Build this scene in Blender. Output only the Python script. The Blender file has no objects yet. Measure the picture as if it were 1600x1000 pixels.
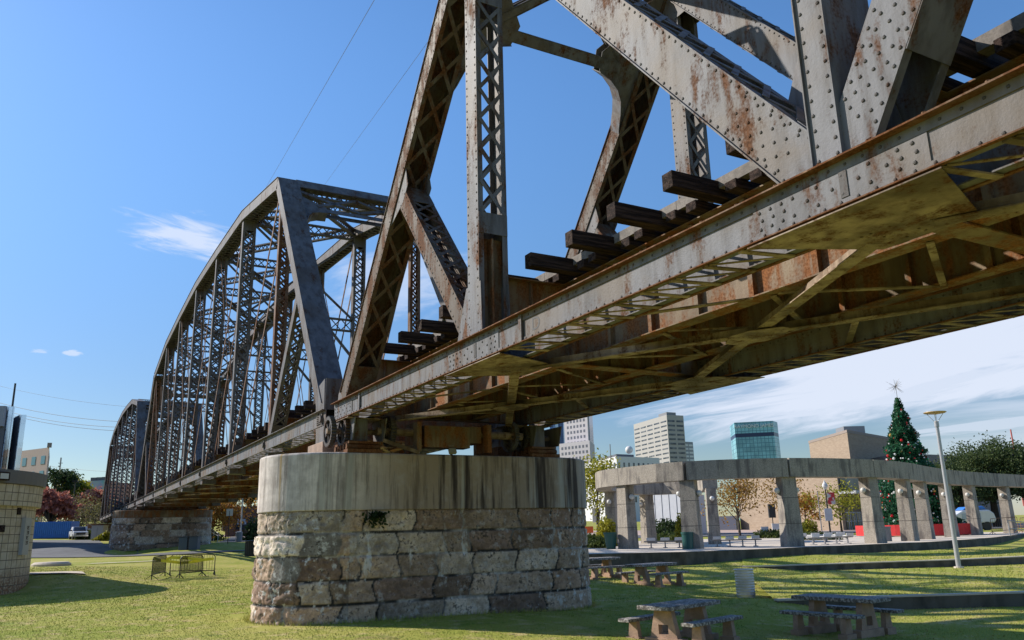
import bpy, math, random
import numpy as np
from mathutils import Vector, Matrix, noise as mnoise
random.seed(7); rng = np.random.default_rng(7)
S = bpy.context.scene; COL = S.collection
R = math.radians

# ------------------------------------------------------------------ camera
F, PX, PY = 1270.7, 800.0, 500.0                 # focal length in pixels of the 1600 px wide frame
YAW, PITCH, ROLL = 0.5089, 0.2536, -0.0250
CAM = np.array([21.219, -6.811, 2.06])
fh = np.array([-math.cos(YAW), math.sin(YAW), 0.0]); rt0 = np.array([math.sin(YAW), math.cos(YAW), 0.0]); zz = np.array([0, 0, 1.0])
fw = fh*math.cos(PITCH) + zz*math.sin(PITCH); up0 = zz*math.cos(PITCH) - fh*math.sin(PITCH)
rt = rt0*math.cos(ROLL) + up0*math.sin(ROLL); upv = up0*math.cos(ROLL) - rt0*math.sin(ROLL)
cd = bpy.data.cameras.new("camera"); cam = bpy.data.objects.new("camera", cd); COL.objects.link(cam)
m = Matrix.Identity(4)
for i in range(3):
    m[i][0] = rt[i]; m[i][1] = upv[i]; m[i][2] = -fw[i]; m[i][3] = CAM[i]
cam.matrix_world = m
cd.sensor_width = 36.0; cd.lens = F/1600*36.0; cd.clip_start = 0.1; cd.clip_end = 6000
S.camera = cam
# ------------------------------------------------------------------ sun, sky, exposure
SUN_EL = R(33.0); SUN_AZ = R(40.0)               # the sun stands 40 degrees left of the bridge's far end
sdir = Vector((-math.cos(SUN_AZ)*math.cos(SUN_EL), -math.sin(SUN_AZ)*math.cos(SUN_EL), math.sin(SUN_EL)))
sl = bpy.data.lights.new("sun", 'SUN'); sl.energy = 4.6; sl.angle = R(0.5); sl.color = (1.0, 0.93, 0.82)
so = bpy.data.objects.new("sun", sl); COL.objects.link(so)
so.rotation_euler = (-sdir).to_track_quat('-Z', 'Y').to_euler(); so.location = (0, 0, 60)
S.view_settings.view_transform = 'Standard'; S.view_settings.look = 'None'; S.view_settings.gamma = 1
S.view_settings.use_curve_mapping = False; S.view_settings.exposure = 0.5
W = bpy.data.worlds.new("World"); S.world = W; W.use_nodes = True
nt = W.node_tree; nt.nodes.clear()
def N(nt, t, **k):
    n = nt.nodes.new(t)
    for a, b in k.items():
        if a == 'i':
            for c, d in b.items(): n.inputs[c].default_value = d
        else: setattr(n, a, b)
    return n
def L(nt, a, b): nt.links.new(a, b)
def MA(nt, op, a, b=None, c=None, clamp=False):
    n = N(nt, 'ShaderNodeMath', operation=op, use_clamp=clamp)
    for i, x in enumerate((a, b, c)):
        if x is None: continue
        if isinstance(x, (int, float)): n.inputs[i].default_value = x
        else: L(nt, x, n.inputs[i])
    return n.outputs[0]
def SS(nt, x, lo, hi):
    n = N(nt, 'ShaderNodeMapRange', interpolation_type='SMOOTHSTEP', i={1: lo, 2: hi})
    L(nt, x, n.inputs[0]); return n.outputs[0]
def MIX(nt, fac, a, b, mode='MIX'):
    n = N(nt, 'ShaderNodeMix', data_type='RGBA', blend_type=mode)
    for s, x in ((0, fac), (6, a), (7, b)):
        if isinstance(x, (int, float)): n.inputs[s].default_value = x
        elif isinstance(x, tuple): n.inputs[s].default_value = x if len(x) == 4 else (*x, 1)
        else: L(nt, x, n.inputs[s])
    return n.outputs[2]
def NOISE(nt, vec, scale, detail=4, rough=.55, sc=None, dist=0):
    if sc is not None:
        mp = N(nt, 'ShaderNodeMapping'); mp.inputs['Scale'].default_value = sc; L(nt, vec, mp.inputs[0]); vec = mp.outputs[0]
    n = N(nt, 'ShaderNodeTexNoise', i={'Scale': scale, 'Detail': detail, 'Roughness': rough, 'Distortion': dist})
    L(nt, vec, n.inputs['Vector']); return n.outputs['Fac']
sky = N(nt, 'ShaderNodeTexSky', sky_type='NISHITA', sun_disc=False, sun_elevation=SUN_EL,
        sun_rotation=math.atan2(sdir.x, sdir.y), altitude=0, air_density=1.0, dust_density=0.25, ozone_density=3.0)
tc = N(nt, 'ShaderNodeTexCoord'); gen = tc.outputs['Generated']
sep = N(nt, 'ShaderNodeSeparateXYZ'); L(nt, gen, sep.inputs[0])
zc = MA(nt, 'MAXIMUM', sep.outputs[2], 0.02)
dx = MA(nt, 'DIVIDE', sep.outputs[0], MA(nt, 'ADD', zc, .12)); dy = MA(nt, 'DIVIDE', sep.outputs[1], MA(nt, 'ADD', zc, .12))
cmb = N(nt, 'ShaderNodeCombineXYZ'); L(nt, dx, cmb.inputs[0]); L(nt, dy, cmb.inputs[1])
def dirmask(v, lo, hi):      # soft patch of sky round a direction
    v = Vector(v).normalized(); n = N(nt, 'ShaderNodeVectorMath', operation='DOT_PRODUCT'); L(nt, gen, n.inputs[0]); n.inputs[1].default_value = v
    return SS(nt, n.outputs['Value'], math.cos(R(lo)), math.cos(R(hi)))
def pixdir(px, py): return rt*(px-PX) - upv*(py-PY) + fw*F
rotv = N(nt, 'ShaderNodeVectorRotate', rotation_type='Z_AXIS', i={'Angle': R(-35)}); L(nt, cmb.outputs[0], rotv.inputs[0])
n2 = NOISE(nt, rotv.outputs[0], 1.0, 9, .6, (.55, 1.5, 1), .4)
def DOT(v):
    n = N(nt, 'ShaderNodeVectorMath', operation='DOT_PRODUCT'); L(nt, gen, n.inputs[0]); n.inputs[1].default_value = tuple(v); return n.outputs['Value']
def wisp(px, py, w, h, rot, lo, hi, dens, sc):     # one streaky cloud: centre and half size given as directions in the sky
    d = np.array(pixdir(px, py)); d /= np.linalg.norm(d); e = np.cross(d, zz); e /= np.linalg.norm(e); g = np.cross(e, d)
    e2 = e*math.cos(rot)+g*math.sin(rot); g2 = g*math.cos(rot)-e*math.sin(rot)
    u = MA(nt, 'MULTIPLY', DOT(e2), F/w); v = MA(nt, 'MULTIPLY', DOT(g2), F/h); fr = SS(nt, DOT(d), .2, .4)
    cc = N(nt, 'ShaderNodeCombineXYZ'); L(nt, u, cc.inputs[0]); L(nt, v, cc.inputs[1]); cc.inputs[2].default_value = px
    nn = NOISE(nt, cc.outputs[0], sc, 9, .62, (.8, 1.25, 1), .7)
    rad = MA(nt, 'ADD', MA(nt, 'MULTIPLY', u, u), MA(nt, 'MULTIPLY', v, v))
    val = MA(nt, 'SUBTRACT', MA(nt, 'ADD', nn, .32), MA(nt, 'MULTIPLY', MA(nt, 'SQRT', rad), .48))
    return MA(nt, 'MULTIPLY', MA(nt, 'MULTIPLY', SS(nt, val, lo, hi), fr), dens)
big = MA(nt, 'MULTIPLY', MA(nt, 'MULTIPLY', SS(nt, n2, .36, .60), dirmask(pixdir(1720, 540), 15, 5)), .5)
cl = MA(nt, 'MAXIMUM', big, wisp(292, 370, 105, 34, -.16, .36, .72, .75, 1.6))
for q in ((620, 440, 150, 70, .2, .36, .75, .5, 1.5), (1490, 555, 420, 72, .10, .26, .56, .88, 1.7), (1380, 612, 270, 36, .06, .34, .60, .8, 1.9), (1560, 662, 160, 14, .05, .40, .64, .6, 1.9), (1130, 560, 190, 30, .1, .36, .75, .45, 1.6), (112, 551, 13, 5, 0, .34, .6, .6, 1.3), (62, 549, 12, 4, 0, .38, .65, .4, 1.3)):
    cl = MA(nt, 'MAXIMUM', cl, wisp(*q))
hsv = N(nt, 'ShaderNodeHueSaturation'); L(nt, sky.outputs[0], hsv.inputs['Color'])
L(nt, MA(nt, 'ADD', .512, MA(nt, 'MULTIPLY', SS(nt, sep.outputs[2], .0, .35), -.010)), hsv.inputs['Hue'])
L(nt, MA(nt, 'ADD', 1.22, MA(nt, 'MULTIPLY', SS(nt, sep.outputs[2], -.05, .38), -.04)), hsv.inputs['Saturation'])
L(nt, MA(nt, 'ADD', .60, MA(nt, 'MULTIPLY', SS(nt, sep.outputs[2], .0, .55), .66)), hsv.inputs['Value'])
skyc = MIX(nt, cl, hsv.outputs[0], (5.1, 5.5, 6.4))
bg = N(nt, 'ShaderNodeBackground', i={'Strength': 0.112}); L(nt, skyc, bg.inputs[0])
wo = N(nt, 'ShaderNodeOutputWorld'); L(nt, bg.outputs[0], wo.inputs[0])

# ------------------------------------------------------------------ pixel helpers (where things stand)
def ray(px, py): return rt*(px-PX) - upv*(py-PY) + fw*F
def atZ(px, py, z): d = ray(px, py); return CAM + d*((z-CAM[2])/d[2])
def atF(px, py, f): d = ray(px, py); return CAM + d*(f/(d@fh))
def floc(lat, f): p = CAM + fh*f + rt0*lat; return p[:2]

# ------------------------------------------------------------------ materials
def srgb(r, g, b): return tuple((x/255/12.92 if x/255 <= .04045 else ((x/255+.055)/1.055)**2.4) for x in (r, g, b))
MATS = {}
def mat(name, fn, rough=.75, metal=0.0, bump=0, spec=None):
    if name in MATS: return MATS[name]
    mt = bpy.data.materials.new(name); mt.use_nodes = True; t = mt.node_tree; b = t.nodes['Principled BSDF']
    b.inputs['Roughness'].default_value = rough; b.inputs['Metallic'].default_value = metal
    if spec is not None: b.inputs['Specular IOR Level'].default_value = spec
    g = N(t, 'ShaderNodeNewGeometry'); res = fn(t, g.outputs['Position'], b)
    if isinstance(res, tuple) and not isinstance(res[0], (int, float)): colr, h, st = res
    else: colr, h, st = res, None, 0
    if isinstance(colr, tuple): b.inputs['Base Color'].default_value = (*colr[:3], 1)
    else: L(t, colr, b.inputs['Base Color'])
    if h is not None:
        bn = N(t, 'ShaderNodeBump', i={'Strength': st, 'Distance': .02}); L(t, h, bn.inputs['Height']); L(t, bn.outputs[0], b.inputs['Normal'])
    MATS[name] = mt; return mt
def speck(c, amt=.25, scale=3, bump=.2, fine=40):
    def fn(t, P, b):
        n = NOISE(t, P, scale, 6); n2 = NOISE(t, P, fine, 3)
        v = MA(t, 'ADD', MA(t, 'MULTIPLY', n, .7), MA(t, 'MULTIPLY', n2, .3))
        f = SS(t, v, .3, .7)
        return (MIX(t, f, tuple(x*(1-amt) for x in c), tuple(min(1, x*(1+amt)) for x in c)), n2, bump)
    return fn
def steel(c1, c2, rust, amt, stain=.5, dirt=(.05, .035, .02)):
    def fn(t, P, b):
        a = NOISE(t, P, 2.4, 9, .68, (1, 1, .5)); f1 = NOISE(t, P, .8, 5); st = NOISE(t, P, 5.0, 5, .6, (1, 1, .16)); fine = NOISE(t, P, 26, 5, .7)
        base = MIX(t, SS(t, st, .35, .7), c1, c2)
        base = MIX(t, MA(t, 'MULTIPLY', SS(t, f1, .42, .64), stain), base, dirt)
        mk = MA(t, 'ADD', MA(t, 'MULTIPLY', a, .55), MA(t, 'ADD', MA(t, 'MULTIPLY', fine, .2), MA(t, 'MULTIPLY', st, .25)))
        mk = SS(t, mk, .62-amt*.28, .70-amt*.22)
        r2 = MIX(t, SS(t, fine, .35, .65), rust, tuple(x*.45 for x in rust))
        rg = MA(t, 'ADD', .58, MA(t, 'MULTIPLY', mk, .3)); L(t, rg, b.inputs['Roughness'])
        return (MIX(t, mk, base, r2), fine, .25)
    return fn
M_PAINT = mat('weathered_paint', steel((.163, .163, .180), (.086, .083, .087), (.160, .068, .030), .39, .55, (.150, .112, .078)), .7, spec=.16)
M_RUSTY = mat('rusty_paint', steel((.12, .102, .088), (.070, .054, .043), (.13, .054, .024), .60, .7, (.095, .06, .036)), .7, spec=.16)
M_GREY = mat('far_span_paint', steel((.135, .13, .14), (.08, .075, .08), (.11, .05, .028), .34, .6, (.085, .06, .043)), .7, spec=.16)
M_EYE = mat('rusty_bar_steel', steel((.17, .105, .075), (.12, .075, .055), (.15, .06, .03), .6, .3), .7, spec=.16)
M_OCHRE = mat('grimy_brace_steel', steel((.37, .285, .215), (.21, .15, .11), (.15, .066, .028), .45, .9, (.075, .052, .032)), .7, spec=.16)
M_STR = mat('rusty_girder_steel', steel((.23, .17, .11), (.15, .10, .065), (.28, .11, .04), .60, .5), .7, spec=.16)
M_EDGE = mat('rust_flange_steel', steel((.19, .095, .045), (.11, .06, .035), (.17, .065, .025), .7, .4), .7, spec=.16)
M_RIV = mat('rivet_steel', steel((.085, .08, .08), (.055, .05, .05), (.10, .045, .022), .45, .3), .7, spec=.16)
M_TIE = mat('creosoted_timber', lambda t, P, b: (MIX(t, SS(t, NOISE(t, P, 9, 7, .7, (1.6, .12, 2.2)), .40, .66), (.012, .007, .006), (.075, .048, .040)), NOISE(t, P, 22, 6, .7, (1.5, .10, 3)), 1.0), .9, spec=.2)
M_GUARD = mat('weathered_guard_timber', speck((.16, .14, .125), .4, 6), .8)
M_CONC = mat('exposed_aggregate_concrete', lambda t, P, b: (MIX(t, SS(t, MA(t, 'ADD', MA(t, 'MULTIPLY', NOISE(t, P, 3.2, 6, .65, (1, 1, .16)), .7), MA(t, 'MULTIPLY', NOISE(t, P, 1.1, 4), .3)), .47, .62),
        MIX(t, SS(t, NOISE(t, P, 22, 4, .7), .35, .65), (.23, .20, .165), (.40, .355, .30)), (.15, .13, .115)), NOISE(t, P, 45, 3), .5), .9)
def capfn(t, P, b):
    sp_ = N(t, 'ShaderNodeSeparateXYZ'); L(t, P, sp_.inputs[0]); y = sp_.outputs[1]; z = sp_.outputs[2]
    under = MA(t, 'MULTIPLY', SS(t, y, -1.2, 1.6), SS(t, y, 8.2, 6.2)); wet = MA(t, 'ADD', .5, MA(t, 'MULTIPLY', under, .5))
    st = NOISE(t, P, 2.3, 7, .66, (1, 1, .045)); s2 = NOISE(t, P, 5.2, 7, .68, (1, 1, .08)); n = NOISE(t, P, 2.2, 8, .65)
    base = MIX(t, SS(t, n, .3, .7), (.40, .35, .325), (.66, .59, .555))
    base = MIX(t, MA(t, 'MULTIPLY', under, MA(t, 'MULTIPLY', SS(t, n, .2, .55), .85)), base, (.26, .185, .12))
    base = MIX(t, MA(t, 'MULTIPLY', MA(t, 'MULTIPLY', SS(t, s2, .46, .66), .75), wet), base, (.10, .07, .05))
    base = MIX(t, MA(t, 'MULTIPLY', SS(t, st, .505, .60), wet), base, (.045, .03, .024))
    s3 = NOISE(t, P, 2.4, 5, .55, (1, 1, .05)); base = MIX(t, MA(t, 'MULTIPLY', SS(t, s3, .57, .66), .55), base, (.47, .455, .42))
    s4 = NOISE(t, P, 1.9, 4, .5, (1.3, 1, .04)); base = MIX(t, MA(t, 'MULTIPLY', SS(t, s4, .65, .72), .8), base, (.36, .23, .07))
    return (base, NOISE(t, P, 20, 5), .3)
M_CAP = mat('streaked_concrete', capfn, .88)
def stonefn(t, P, b):
    at = N(t, 'ShaderNodeVertexColor', layer_name='Col'); n = NOISE(t, P, 2.6, 9, .72); f = NOISE(t, P, 11, 7, .72); st = NOISE(t, P, 2.2, 6, .6, (1, 1, .25)); ff = NOISE(t, P, 34, 5, .7)
    c = MIX(t, 1.0, at.outputs[0], MIX(t, SS(t, n, .3, .7), (.45, .40, .36), (1.3, 1.24, 1.2)), 'MULTIPLY')
    c = MIX(t, MA(t, 'MULTIPLY', SS(t, MA(t, 'ADD', MA(t, 'MULTIPLY', n, .5), MA(t, 'MULTIPLY', f, .5)), .515, .60), .88), c, (.035, .027, .022))
    c = MIX(t, MA(t, 'MULTIPLY', SS(t, ff, .56, .68), .5), c, (.05, .04, .03))
    sy = N(t, 'ShaderNodeSeparateXYZ'); L(t, P, sy.inputs[0])
    ends = MA(t, 'MAXIMUM', SS(t, sy.outputs[1], 4.2, 7.2), SS(t, sy.outputs[1], .2, -1.6)); w = MA(t, 'ADD', .35, MA(t, 'MULTIPLY', ends, .6)); e2 = NOISE(t, P, 5, 7, .7)
    c = MIX(t, MA(t, 'MULTIPLY', SS(t, e2, .54, .66), w), c, (.66, .64, .61))
    c = MIX(t, MA(t, 'MULTIPLY', SS(t, st, .61, .68), .75), c, (.66, .645, .63))
    return (c, MA(t, 'ADD', MA(t, 'MULTIPLY', f, .6), MA(t, 'MULTIPLY', ff, .4)), 1.0)
M_STONE = mat('rough_quarry_stone', stonefn, .92)
def plain(name, c, rough=.6, metal=0, amt=.12, scale=4, bump=.08): return mat(name, speck(c, amt, scale, bump), rough, metal)
M_ASPH = plain('asphalt', (.10, .10, .105), .9, 0, .2, 1.2, .3)
M_PAVE = mat('pale_concrete_paving', speck((.56, .49, .41), .15, .8, .2), .95, spec=.08)
M_CURB = mat('shaded_concrete_edge', lambda t, P, b: (MIX(t, SS(t, NOISE(t, P, 2.0, 6, .6, (1, 1, .5)), .35, .65), (.065, .055, .042), (.135, .115, .09)), NOISE(t, P, 35, 3), .4), .9)  # dark tone puts the shade of the wall faces into the concrete
def grassfn(t, P, b):
    a = NOISE(t, P, .22, 5, .6); c = NOISE(t, P, 1.6, 6, .65); f = NOISE(t, P, 28, 4, .7)
    col = MIX(t, SS(t, a, .35, .65), (.24, .27, .040), (.37, .34, .085))
    col = MIX(t, MA(t, 'MULTIPLY', SS(t, c, .50, .68), .8), col, (.50, .39, .19)); ee = NOISE(t, P, .75, 6, .7); col = MIX(t, MA(t, 'MULTIPLY', SS(t, ee, .54, .68), .6), col, (.14, .20, .03))
    col = MIX(t, MA(t, 'MULTIPLY', SS(t, f, .48, .75), .45), col, (.10, .115, .02))
    so_ = NOISE(t, P, .33, 7, .68); col = MIX(t, MA(t, 'MULTIPLY', SS(t, so_, .60, .70), .55), col, (.27, .19, .10))
    d = NOISE(t, P, 6, 5, .7); col = MIX(t, MA(t, 'MULTIPLY', SS(t, d, .56, .70), .5), col, (.15, .20, .03))
    return (col, MA(t, 'ADD', f, d), .12)
M_GRASS = mat('mown_winter_grass', grassfn, .95, spec=.1)
def bladefn(t, P, b):
    a = NOISE(t, P, .75, 6, .7); c = NOISE(t, P, 1.6, 6, .65); col = MIX(t, SS(t, a, .62, .42), (.16, .23, .03), (.40, .39, .08))
    return MIX(t, SS(t, c, .5, .68), col, (.54, .43, .2))
M_BLADE = mat('grass_blades', bladefn, .8, spec=.15)
def leafmat(name, c1, c2, tr=.38):
    def fn(t, P, b):
        n = NOISE(t, P, 1.6, 3); f = NOISE(t, P, 9, 2)
        v = MA(t, 'ADD', MA(t, 'MULTIPLY', n, .6), MA(t, 'MULTIPLY', f, .4))
        return MIX(t, SS(t, v, .36, .64), c1, c2)
    new = name not in MATS; mt = mat(name, fn, .6, spec=.2)
    if new:
        t = mt.node_tree; b = t.nodes['Principled BSDF']; out = t.nodes['Material Output']; tl = N(t, 'ShaderNodeBsdfTranslucent'); mx = N(t, 'ShaderNodeMixShader', i={0: tr})
        L(t, b.inputs['Base Color'].links[0].from_socket, tl.inputs[0]); L(t, b.outputs[0], mx.inputs[1]); L(t, tl.outputs[0], mx.inputs[2]); L(t, mx.outputs[0], out.inputs[0])
    return mt
M_AUT = leafmat('autumn_leaves', (.20, .085, .02), (.36, .24, .05))
M_YEL = leafmat('yellow_green_leaves', (.15, .17, .02), (.42, .38, .04))
M_OAK = leafmat('live_oak_leaves', (.03, .055, .02), (.11, .145, .05))
M_DKG = leafmat('dark_green_leaves', (.015, .03, .012), (.05, .08, .025))
M_RED = leafmat('rust_red_leaves', (.30, .09, .065), (.48, .21, .15))
M_BARE = leafmat('bare_twig_leaves', (.10, .09, .04), (.22, .20, .075))
M_ORG = leafmat('orange_leaves', (.34, .10, .02), (.45, .27, .04))
M_SHRUB = leafmat('shrub_leaves', (.03, .055, .015), (.11, .14, .035))
M_BARK = mat('bark', speck((.055, .042, .033), .35, 8, .5), .9)
M_WIN = mat('dark_window_glass', lambda t, P, b: MIX(t, SS(t, NOISE(t, P, .33, 1), .35, .7), (.02, .024, .035), (.13, .13, .14)), .15)
def flat(name, c, rough=.5, metal=0): return mat(name, lambda t, P, b: MIX(t, NOISE(t, P, 2.5, 5), tuple(x*.85 for x in c), tuple(min(1, x*1.1) for x in c)), rough, metal)

# ------------------------------------------------------------------ mesh helpers
def nrm(v): v = np.asarray(v, float); return v/np.linalg.norm(v)
A = lambda *x: np.array(x, float)
class MB:
    def __init__(s): s.v = []; s.f = []
    def add(s, vs, fs):
        o = len(s.v); s.v.extend([tuple(x) for x in vs]); s.f.extend([tuple(i+o for i in q) for q in fs]); return s
    def obox(s, c, a, b, d):        # centre and three half vectors
        c, a, b, d = map(lambda x: np.asarray(x, float), (c, a, b, d))
        if np.dot(np.cross(a, b), d) < 0: a = -a
        vs = [c+i*a+j*b+k*d for k in (-1, 1) for j in (-1, 1) for i in (-1, 1)]
        return s.add(vs, [(0, 2, 3, 1), (4, 5, 7, 6), (0, 1, 5, 4), (2, 6, 7, 3), (0, 4, 6, 2), (1, 3, 7, 5)])
    def box(s, x0, x1, y0, y1, z0, z1):
        return s.obox(((x0+x1)/2, (y0+y1)/2, (z0+z1)/2), ((x1-x0)/2, 0, 0), (0, (y1-y0)/2, 0), (0, 0, (z1-z0)/2))
    def beam(s, p, q, w, h, up=(0, 0, 1)):      # w sideways, h along up
        p, q = np.asarray(p, float), np.asarray(q, float); u = q-p; l = np.linalg.norm(u); u = u/l
        sd = np.cross(u, np.asarray(up, float)); sd = nrm(sd); n = np.cross(sd, u)
        return s.obox((p+q)/2, u*l/2, sd*w/2, n*h/2)
    def cyl(s, p, q, r0, r1=None, n=12, caps=True):
        r1 = r0 if r1 is None else r1; p, q = np.asarray(p, float), np.asarray(q, float); u = nrm(q-p)
        a = nrm(np.cross(u, (0, 0, 1) if abs(u[2]) < .9 else (1, 0, 0))); b = np.cross(u, a); o = len(s.v)
        an = [2*math.pi*i/n for i in range(n)]
        vs = [p+(a*math.cos(t)+b*math.sin(t))*r0 for t in an]+[q+(a*math.cos(t)+b*math.sin(t))*r1 for t in an]
        fs = [(i, (i+1) % n, (i+1) % n+n, i+n) for i in range(n)]
        if caps: fs += [tuple(range(n-1, -1, -1)), tuple(range(n, 2*n))]
        return s.add(vs, fs)
    def tube(s, pts, r, n=6):
        for i in range(len(pts)-1):
            rr = r if not isinstance(r, (list, tuple)) else r[i]; r2 = r if not isinstance(r, (list, tuple)) else r[i+1]
            s.cyl(pts[i], pts[i+1], rr, r2, n, i in (0, len(pts)-2))
        return s
    def dome(s, p, nn, r, h=.6, n=6):
        nn = nrm(nn); a = nrm(np.cross(nn, (0, 0, 1) if abs(nn[2]) < .9 else (1, 0, 0))); b = np.cross(nn, a); p = np.asarray(p, float)
        vs = []
        for rr, hh in ((r, 0), (r*.75, r*h*.75)):
            for i in range(n): t = 2*math.pi*i/n; vs.append(p+(a*math.cos(t)+b*math.sin(t))*rr+nn*hh)
        vs.append(p+nn*r*h)
        fs = [(i, (i+1) % n, (i+1) % n+n, i+n) for i in range(n)]+[(n+i, n+(i+1) % n, 2*n) for i in range(n)]
        return s.add(vs, fs)
    def ball(s, c, r, n=10, m=7, sc=(1, 1, 1)):
        c = np.asarray(c, float); vs = [c+A(0, 0, -r*sc[2])]
        for j in range(1, m):
            t = -math.pi/2+math.pi*j/m
            for i in range(n): p = 2*math.pi*i/n; vs.append(c+A(r*sc[0]*math.cos(t)*math.cos(p), r*sc[1]*math.cos(t)*math.sin(p), r*sc[2]*math.sin(t)))
        vs.append(c+A(0, 0, r*sc[2])); k = len(vs)-1
        fs = [(0, 1+(i+1) % n, 1+i) for i in range(n)]
        for j in range(m-2):
            o = 1+j*n; fs += [(o+i, o+(i+1) % n, o+n+(i+1) % n, o+n+i) for i in range(n)]
        o = 1+(m-2)*n; fs += [(o+i, o+(i+1) % n, k) for i in range(n)]
        return s.add(vs, fs)
    def prism(s, poly, th):         # polygon extruded by vector th
        poly = [np.asarray(p, float) for p in poly]; th = np.asarray(th, float); n = len(poly)
        nn = sum((np.cross(poly[i]-poly[0], poly[(i+1) % n]-poly[0]) for i in range(1, n-1)), A(0, 0, 0))
        if np.dot(nn, th) < 0: poly = poly[::-1]
        vs = poly+[p+th for p in poly]
        return s.add(vs, [tuple(range(n-1, -1, -1)), tuple(range(n, 2*n))]+[(i, (i+1) % n, (i+1) % n+n, i+n) for i in range(n)])
    def lathe(s, c, prof, n=24, caps=True):       # (r, z) profile round a vertical axis
        c = np.asarray(c, float); vs = []
        for r, z in prof:
            for i in range(n): t = 2*math.pi*i/n; vs.append(c+A(r*math.cos(t), r*math.sin(t), z))
        fs = []
        for j in range(len(prof)-1):
            o = j*n; fs += [(o+i, o+(i+1) % n, o+n+(i+1) % n, o+n+i) for i in range(n)]
        if caps: fs += [tuple(range(n-1, -1, -1)), tuple(range((len(prof)-1)*n, len(prof)*n))]
        return s.add(vs, fs)
    def build(s, name, material, parent=None, smooth=False, bevel=0, rivets=None, **tags):
        nf = len(s.f)
        if rivets is not None and rivets.v: s.add(rivets.v, rivets.f)
        o0 = np.array(parent_origin(parent)); v = np.array(s.v, float).reshape(-1, 3)-o0
        me = bpy.data.meshes.new(name); me.from_pydata(v.tolist(), [], s.f); me.update()
        ob = bpy.data.objects.new(name, me); COL.objects.link(ob); me.materials.append(material)
        if rivets is not None: me.materials.append(M_RIV); me.polygons.foreach_set('material_index', [0]*nf+[1]*(len(s.f)-nf))
        if parent is not None: ob.parent = parent
        if smooth: me.polygons.foreach_set('use_smooth', [True]*len(me.polygons))
        if bevel:
            bv = ob.modifiers.new('bevel', 'BEVEL'); bv.width = bevel; bv.segments = 2; bv.limit_method = 'ANGLE'
        for k, x in tags.items(): ob[k] = x
        return ob
def parent_origin(p):
    o = A(0, 0, 0)
    while p is not None: o = o+np.array(p.location); p = p.parent
    return o
def thing(name, label, cat, loc=(0, 0, 0), group=None, rz=0):
    o = bpy.data.objects.new(name, None); COL.objects.link(o); o.location = tuple(float(x) for x in loc); o.rotation_euler[2] = rz
    o.empty_display_size = .3; o['label'] = label; o['category'] = cat
    if group: o['group'] = group
    return o
def textmesh(o):
    dg = bpy.context.evaluated_depsgraph_get(); dg.update(); me = bpy.data.meshes.new_from_object(o.evaluated_get(dg)); n = bpy.data.objects.new(o.name, me); COL.objects.link(n)
    n.parent = o.parent; n.matrix_local = o.matrix_local.copy(); me.materials.clear(); me.materials.append(o.data.materials[0]); nm = o.name; bpy.data.objects.remove(o); n.name = nm; return n
def tag(o, label, cat, group=None):
    o['label'] = label; o['category'] = cat
    if group: o['group'] = group
    return o
def copy_tree(o, loc, rz=None, label=None):
    def rec(x, par):
        c = x.copy(); COL.objects.link(c)
        if par is not None: c.parent = par
        for ch in x.children: rec(ch, c)
        return c
    c = rec(o, None); c.location = tuple(float(x) for x in loc)
    if rz is not None: c.rotation_euler[2] = rz
    if label: c['label'] = label
    return c
def npmesh(name, V, Fc, material, parent=None, smooth=False, **tags):
    V = np.asarray(V, float)-parent_origin(parent); Fc = np.asarray(Fc, np.int32); me = bpy.data.meshes.new(name); k = Fc.shape[1]
    me.vertices.add(len(V)); me.vertices.foreach_set('co', V.astype(np.float32).ravel())
    me.loops.add(Fc.size); me.loops.foreach_set('vertex_index', Fc.ravel())
    me.polygons.add(len(Fc)); me.polygons.foreach_set('loop_start', np.arange(0, Fc.size, k, dtype=np.int32))
    me.update(calc_edges=True); me.validate()
    if smooth: me.polygons.foreach_set('use_smooth', np.ones(len(me.polygons), bool))
    me.materials.append(material); ob = bpy.data.objects.new(name, me); COL.objects.link(ob)
    if parent is not None: ob.parent = parent
    for kk, x in tags.items(): ob[kk] = x
    return ob
def gridfaces(nr, nc): return [(r*nc+c, r*nc+c+1, (r+1)*nc+c+1, (r+1)*nc+c) for r in range(nr-1) for c in range(nc-1)]

# ------------------------------------------------------------------ terrain
def hp(px, py, h): p = atZ(px, py, CAM[2]-h); return (p[0], p[1], CAM[2]-h)
GP = [(1.3, -2.2, 0.0), (1.3, 3, -.02), (1.3, 7, -.12), (-2.8, -2.2, .05), (-2.8, 8, -.05), (21.2, -6.8, .45), (30, -10, .6), (40, 20, -.1), (26, 10, -.2), (30, -40, .6),
      hp(100, 1000, 2.02), hp(800, 1000, 2.1), hp(1060, 1000, 2.3), hp(1500, 1000, 2.35), hp(285, 905, 1.87), hp(0, 925, 2.0), hp(45, 897, 1.42), hp(120, 897, 1.45), hp(205, 937, 1.95),
      hp(200, 866, 1.15), hp(60, 866, 1.1), hp(370, 868, 1.2), hp(1165, 935, 2.3), hp(1060, 880, 1.75), hp(930, 905, 1.82), hp(1020, 920, 2.02), hp(1090, 905, 2.0), hp(964, 874, 1.6), hp(1120, 873.5, 1.58),
      hp(1280, 965, 2.35), hp(1500, 955, 2.32), hp(1600, 962, 2.32), hp(1277, 946, 2.3), hp(1400, 950, 2.32), hp(1167, 890, 1.80), hp(1220, 940, 2.05), hp(1180, 905, 2.0),
      hp(1350, 905, 2.25), hp(1560, 905, 2.25),
      (-60, 2, 1.65), (-61, -3, 1.65), (-61, 7, 1.62), (-40, 14, 1.1), (-100, -20, 2.2), (-100, 30, 2.0), (-45, -30, 1.5)]
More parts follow.
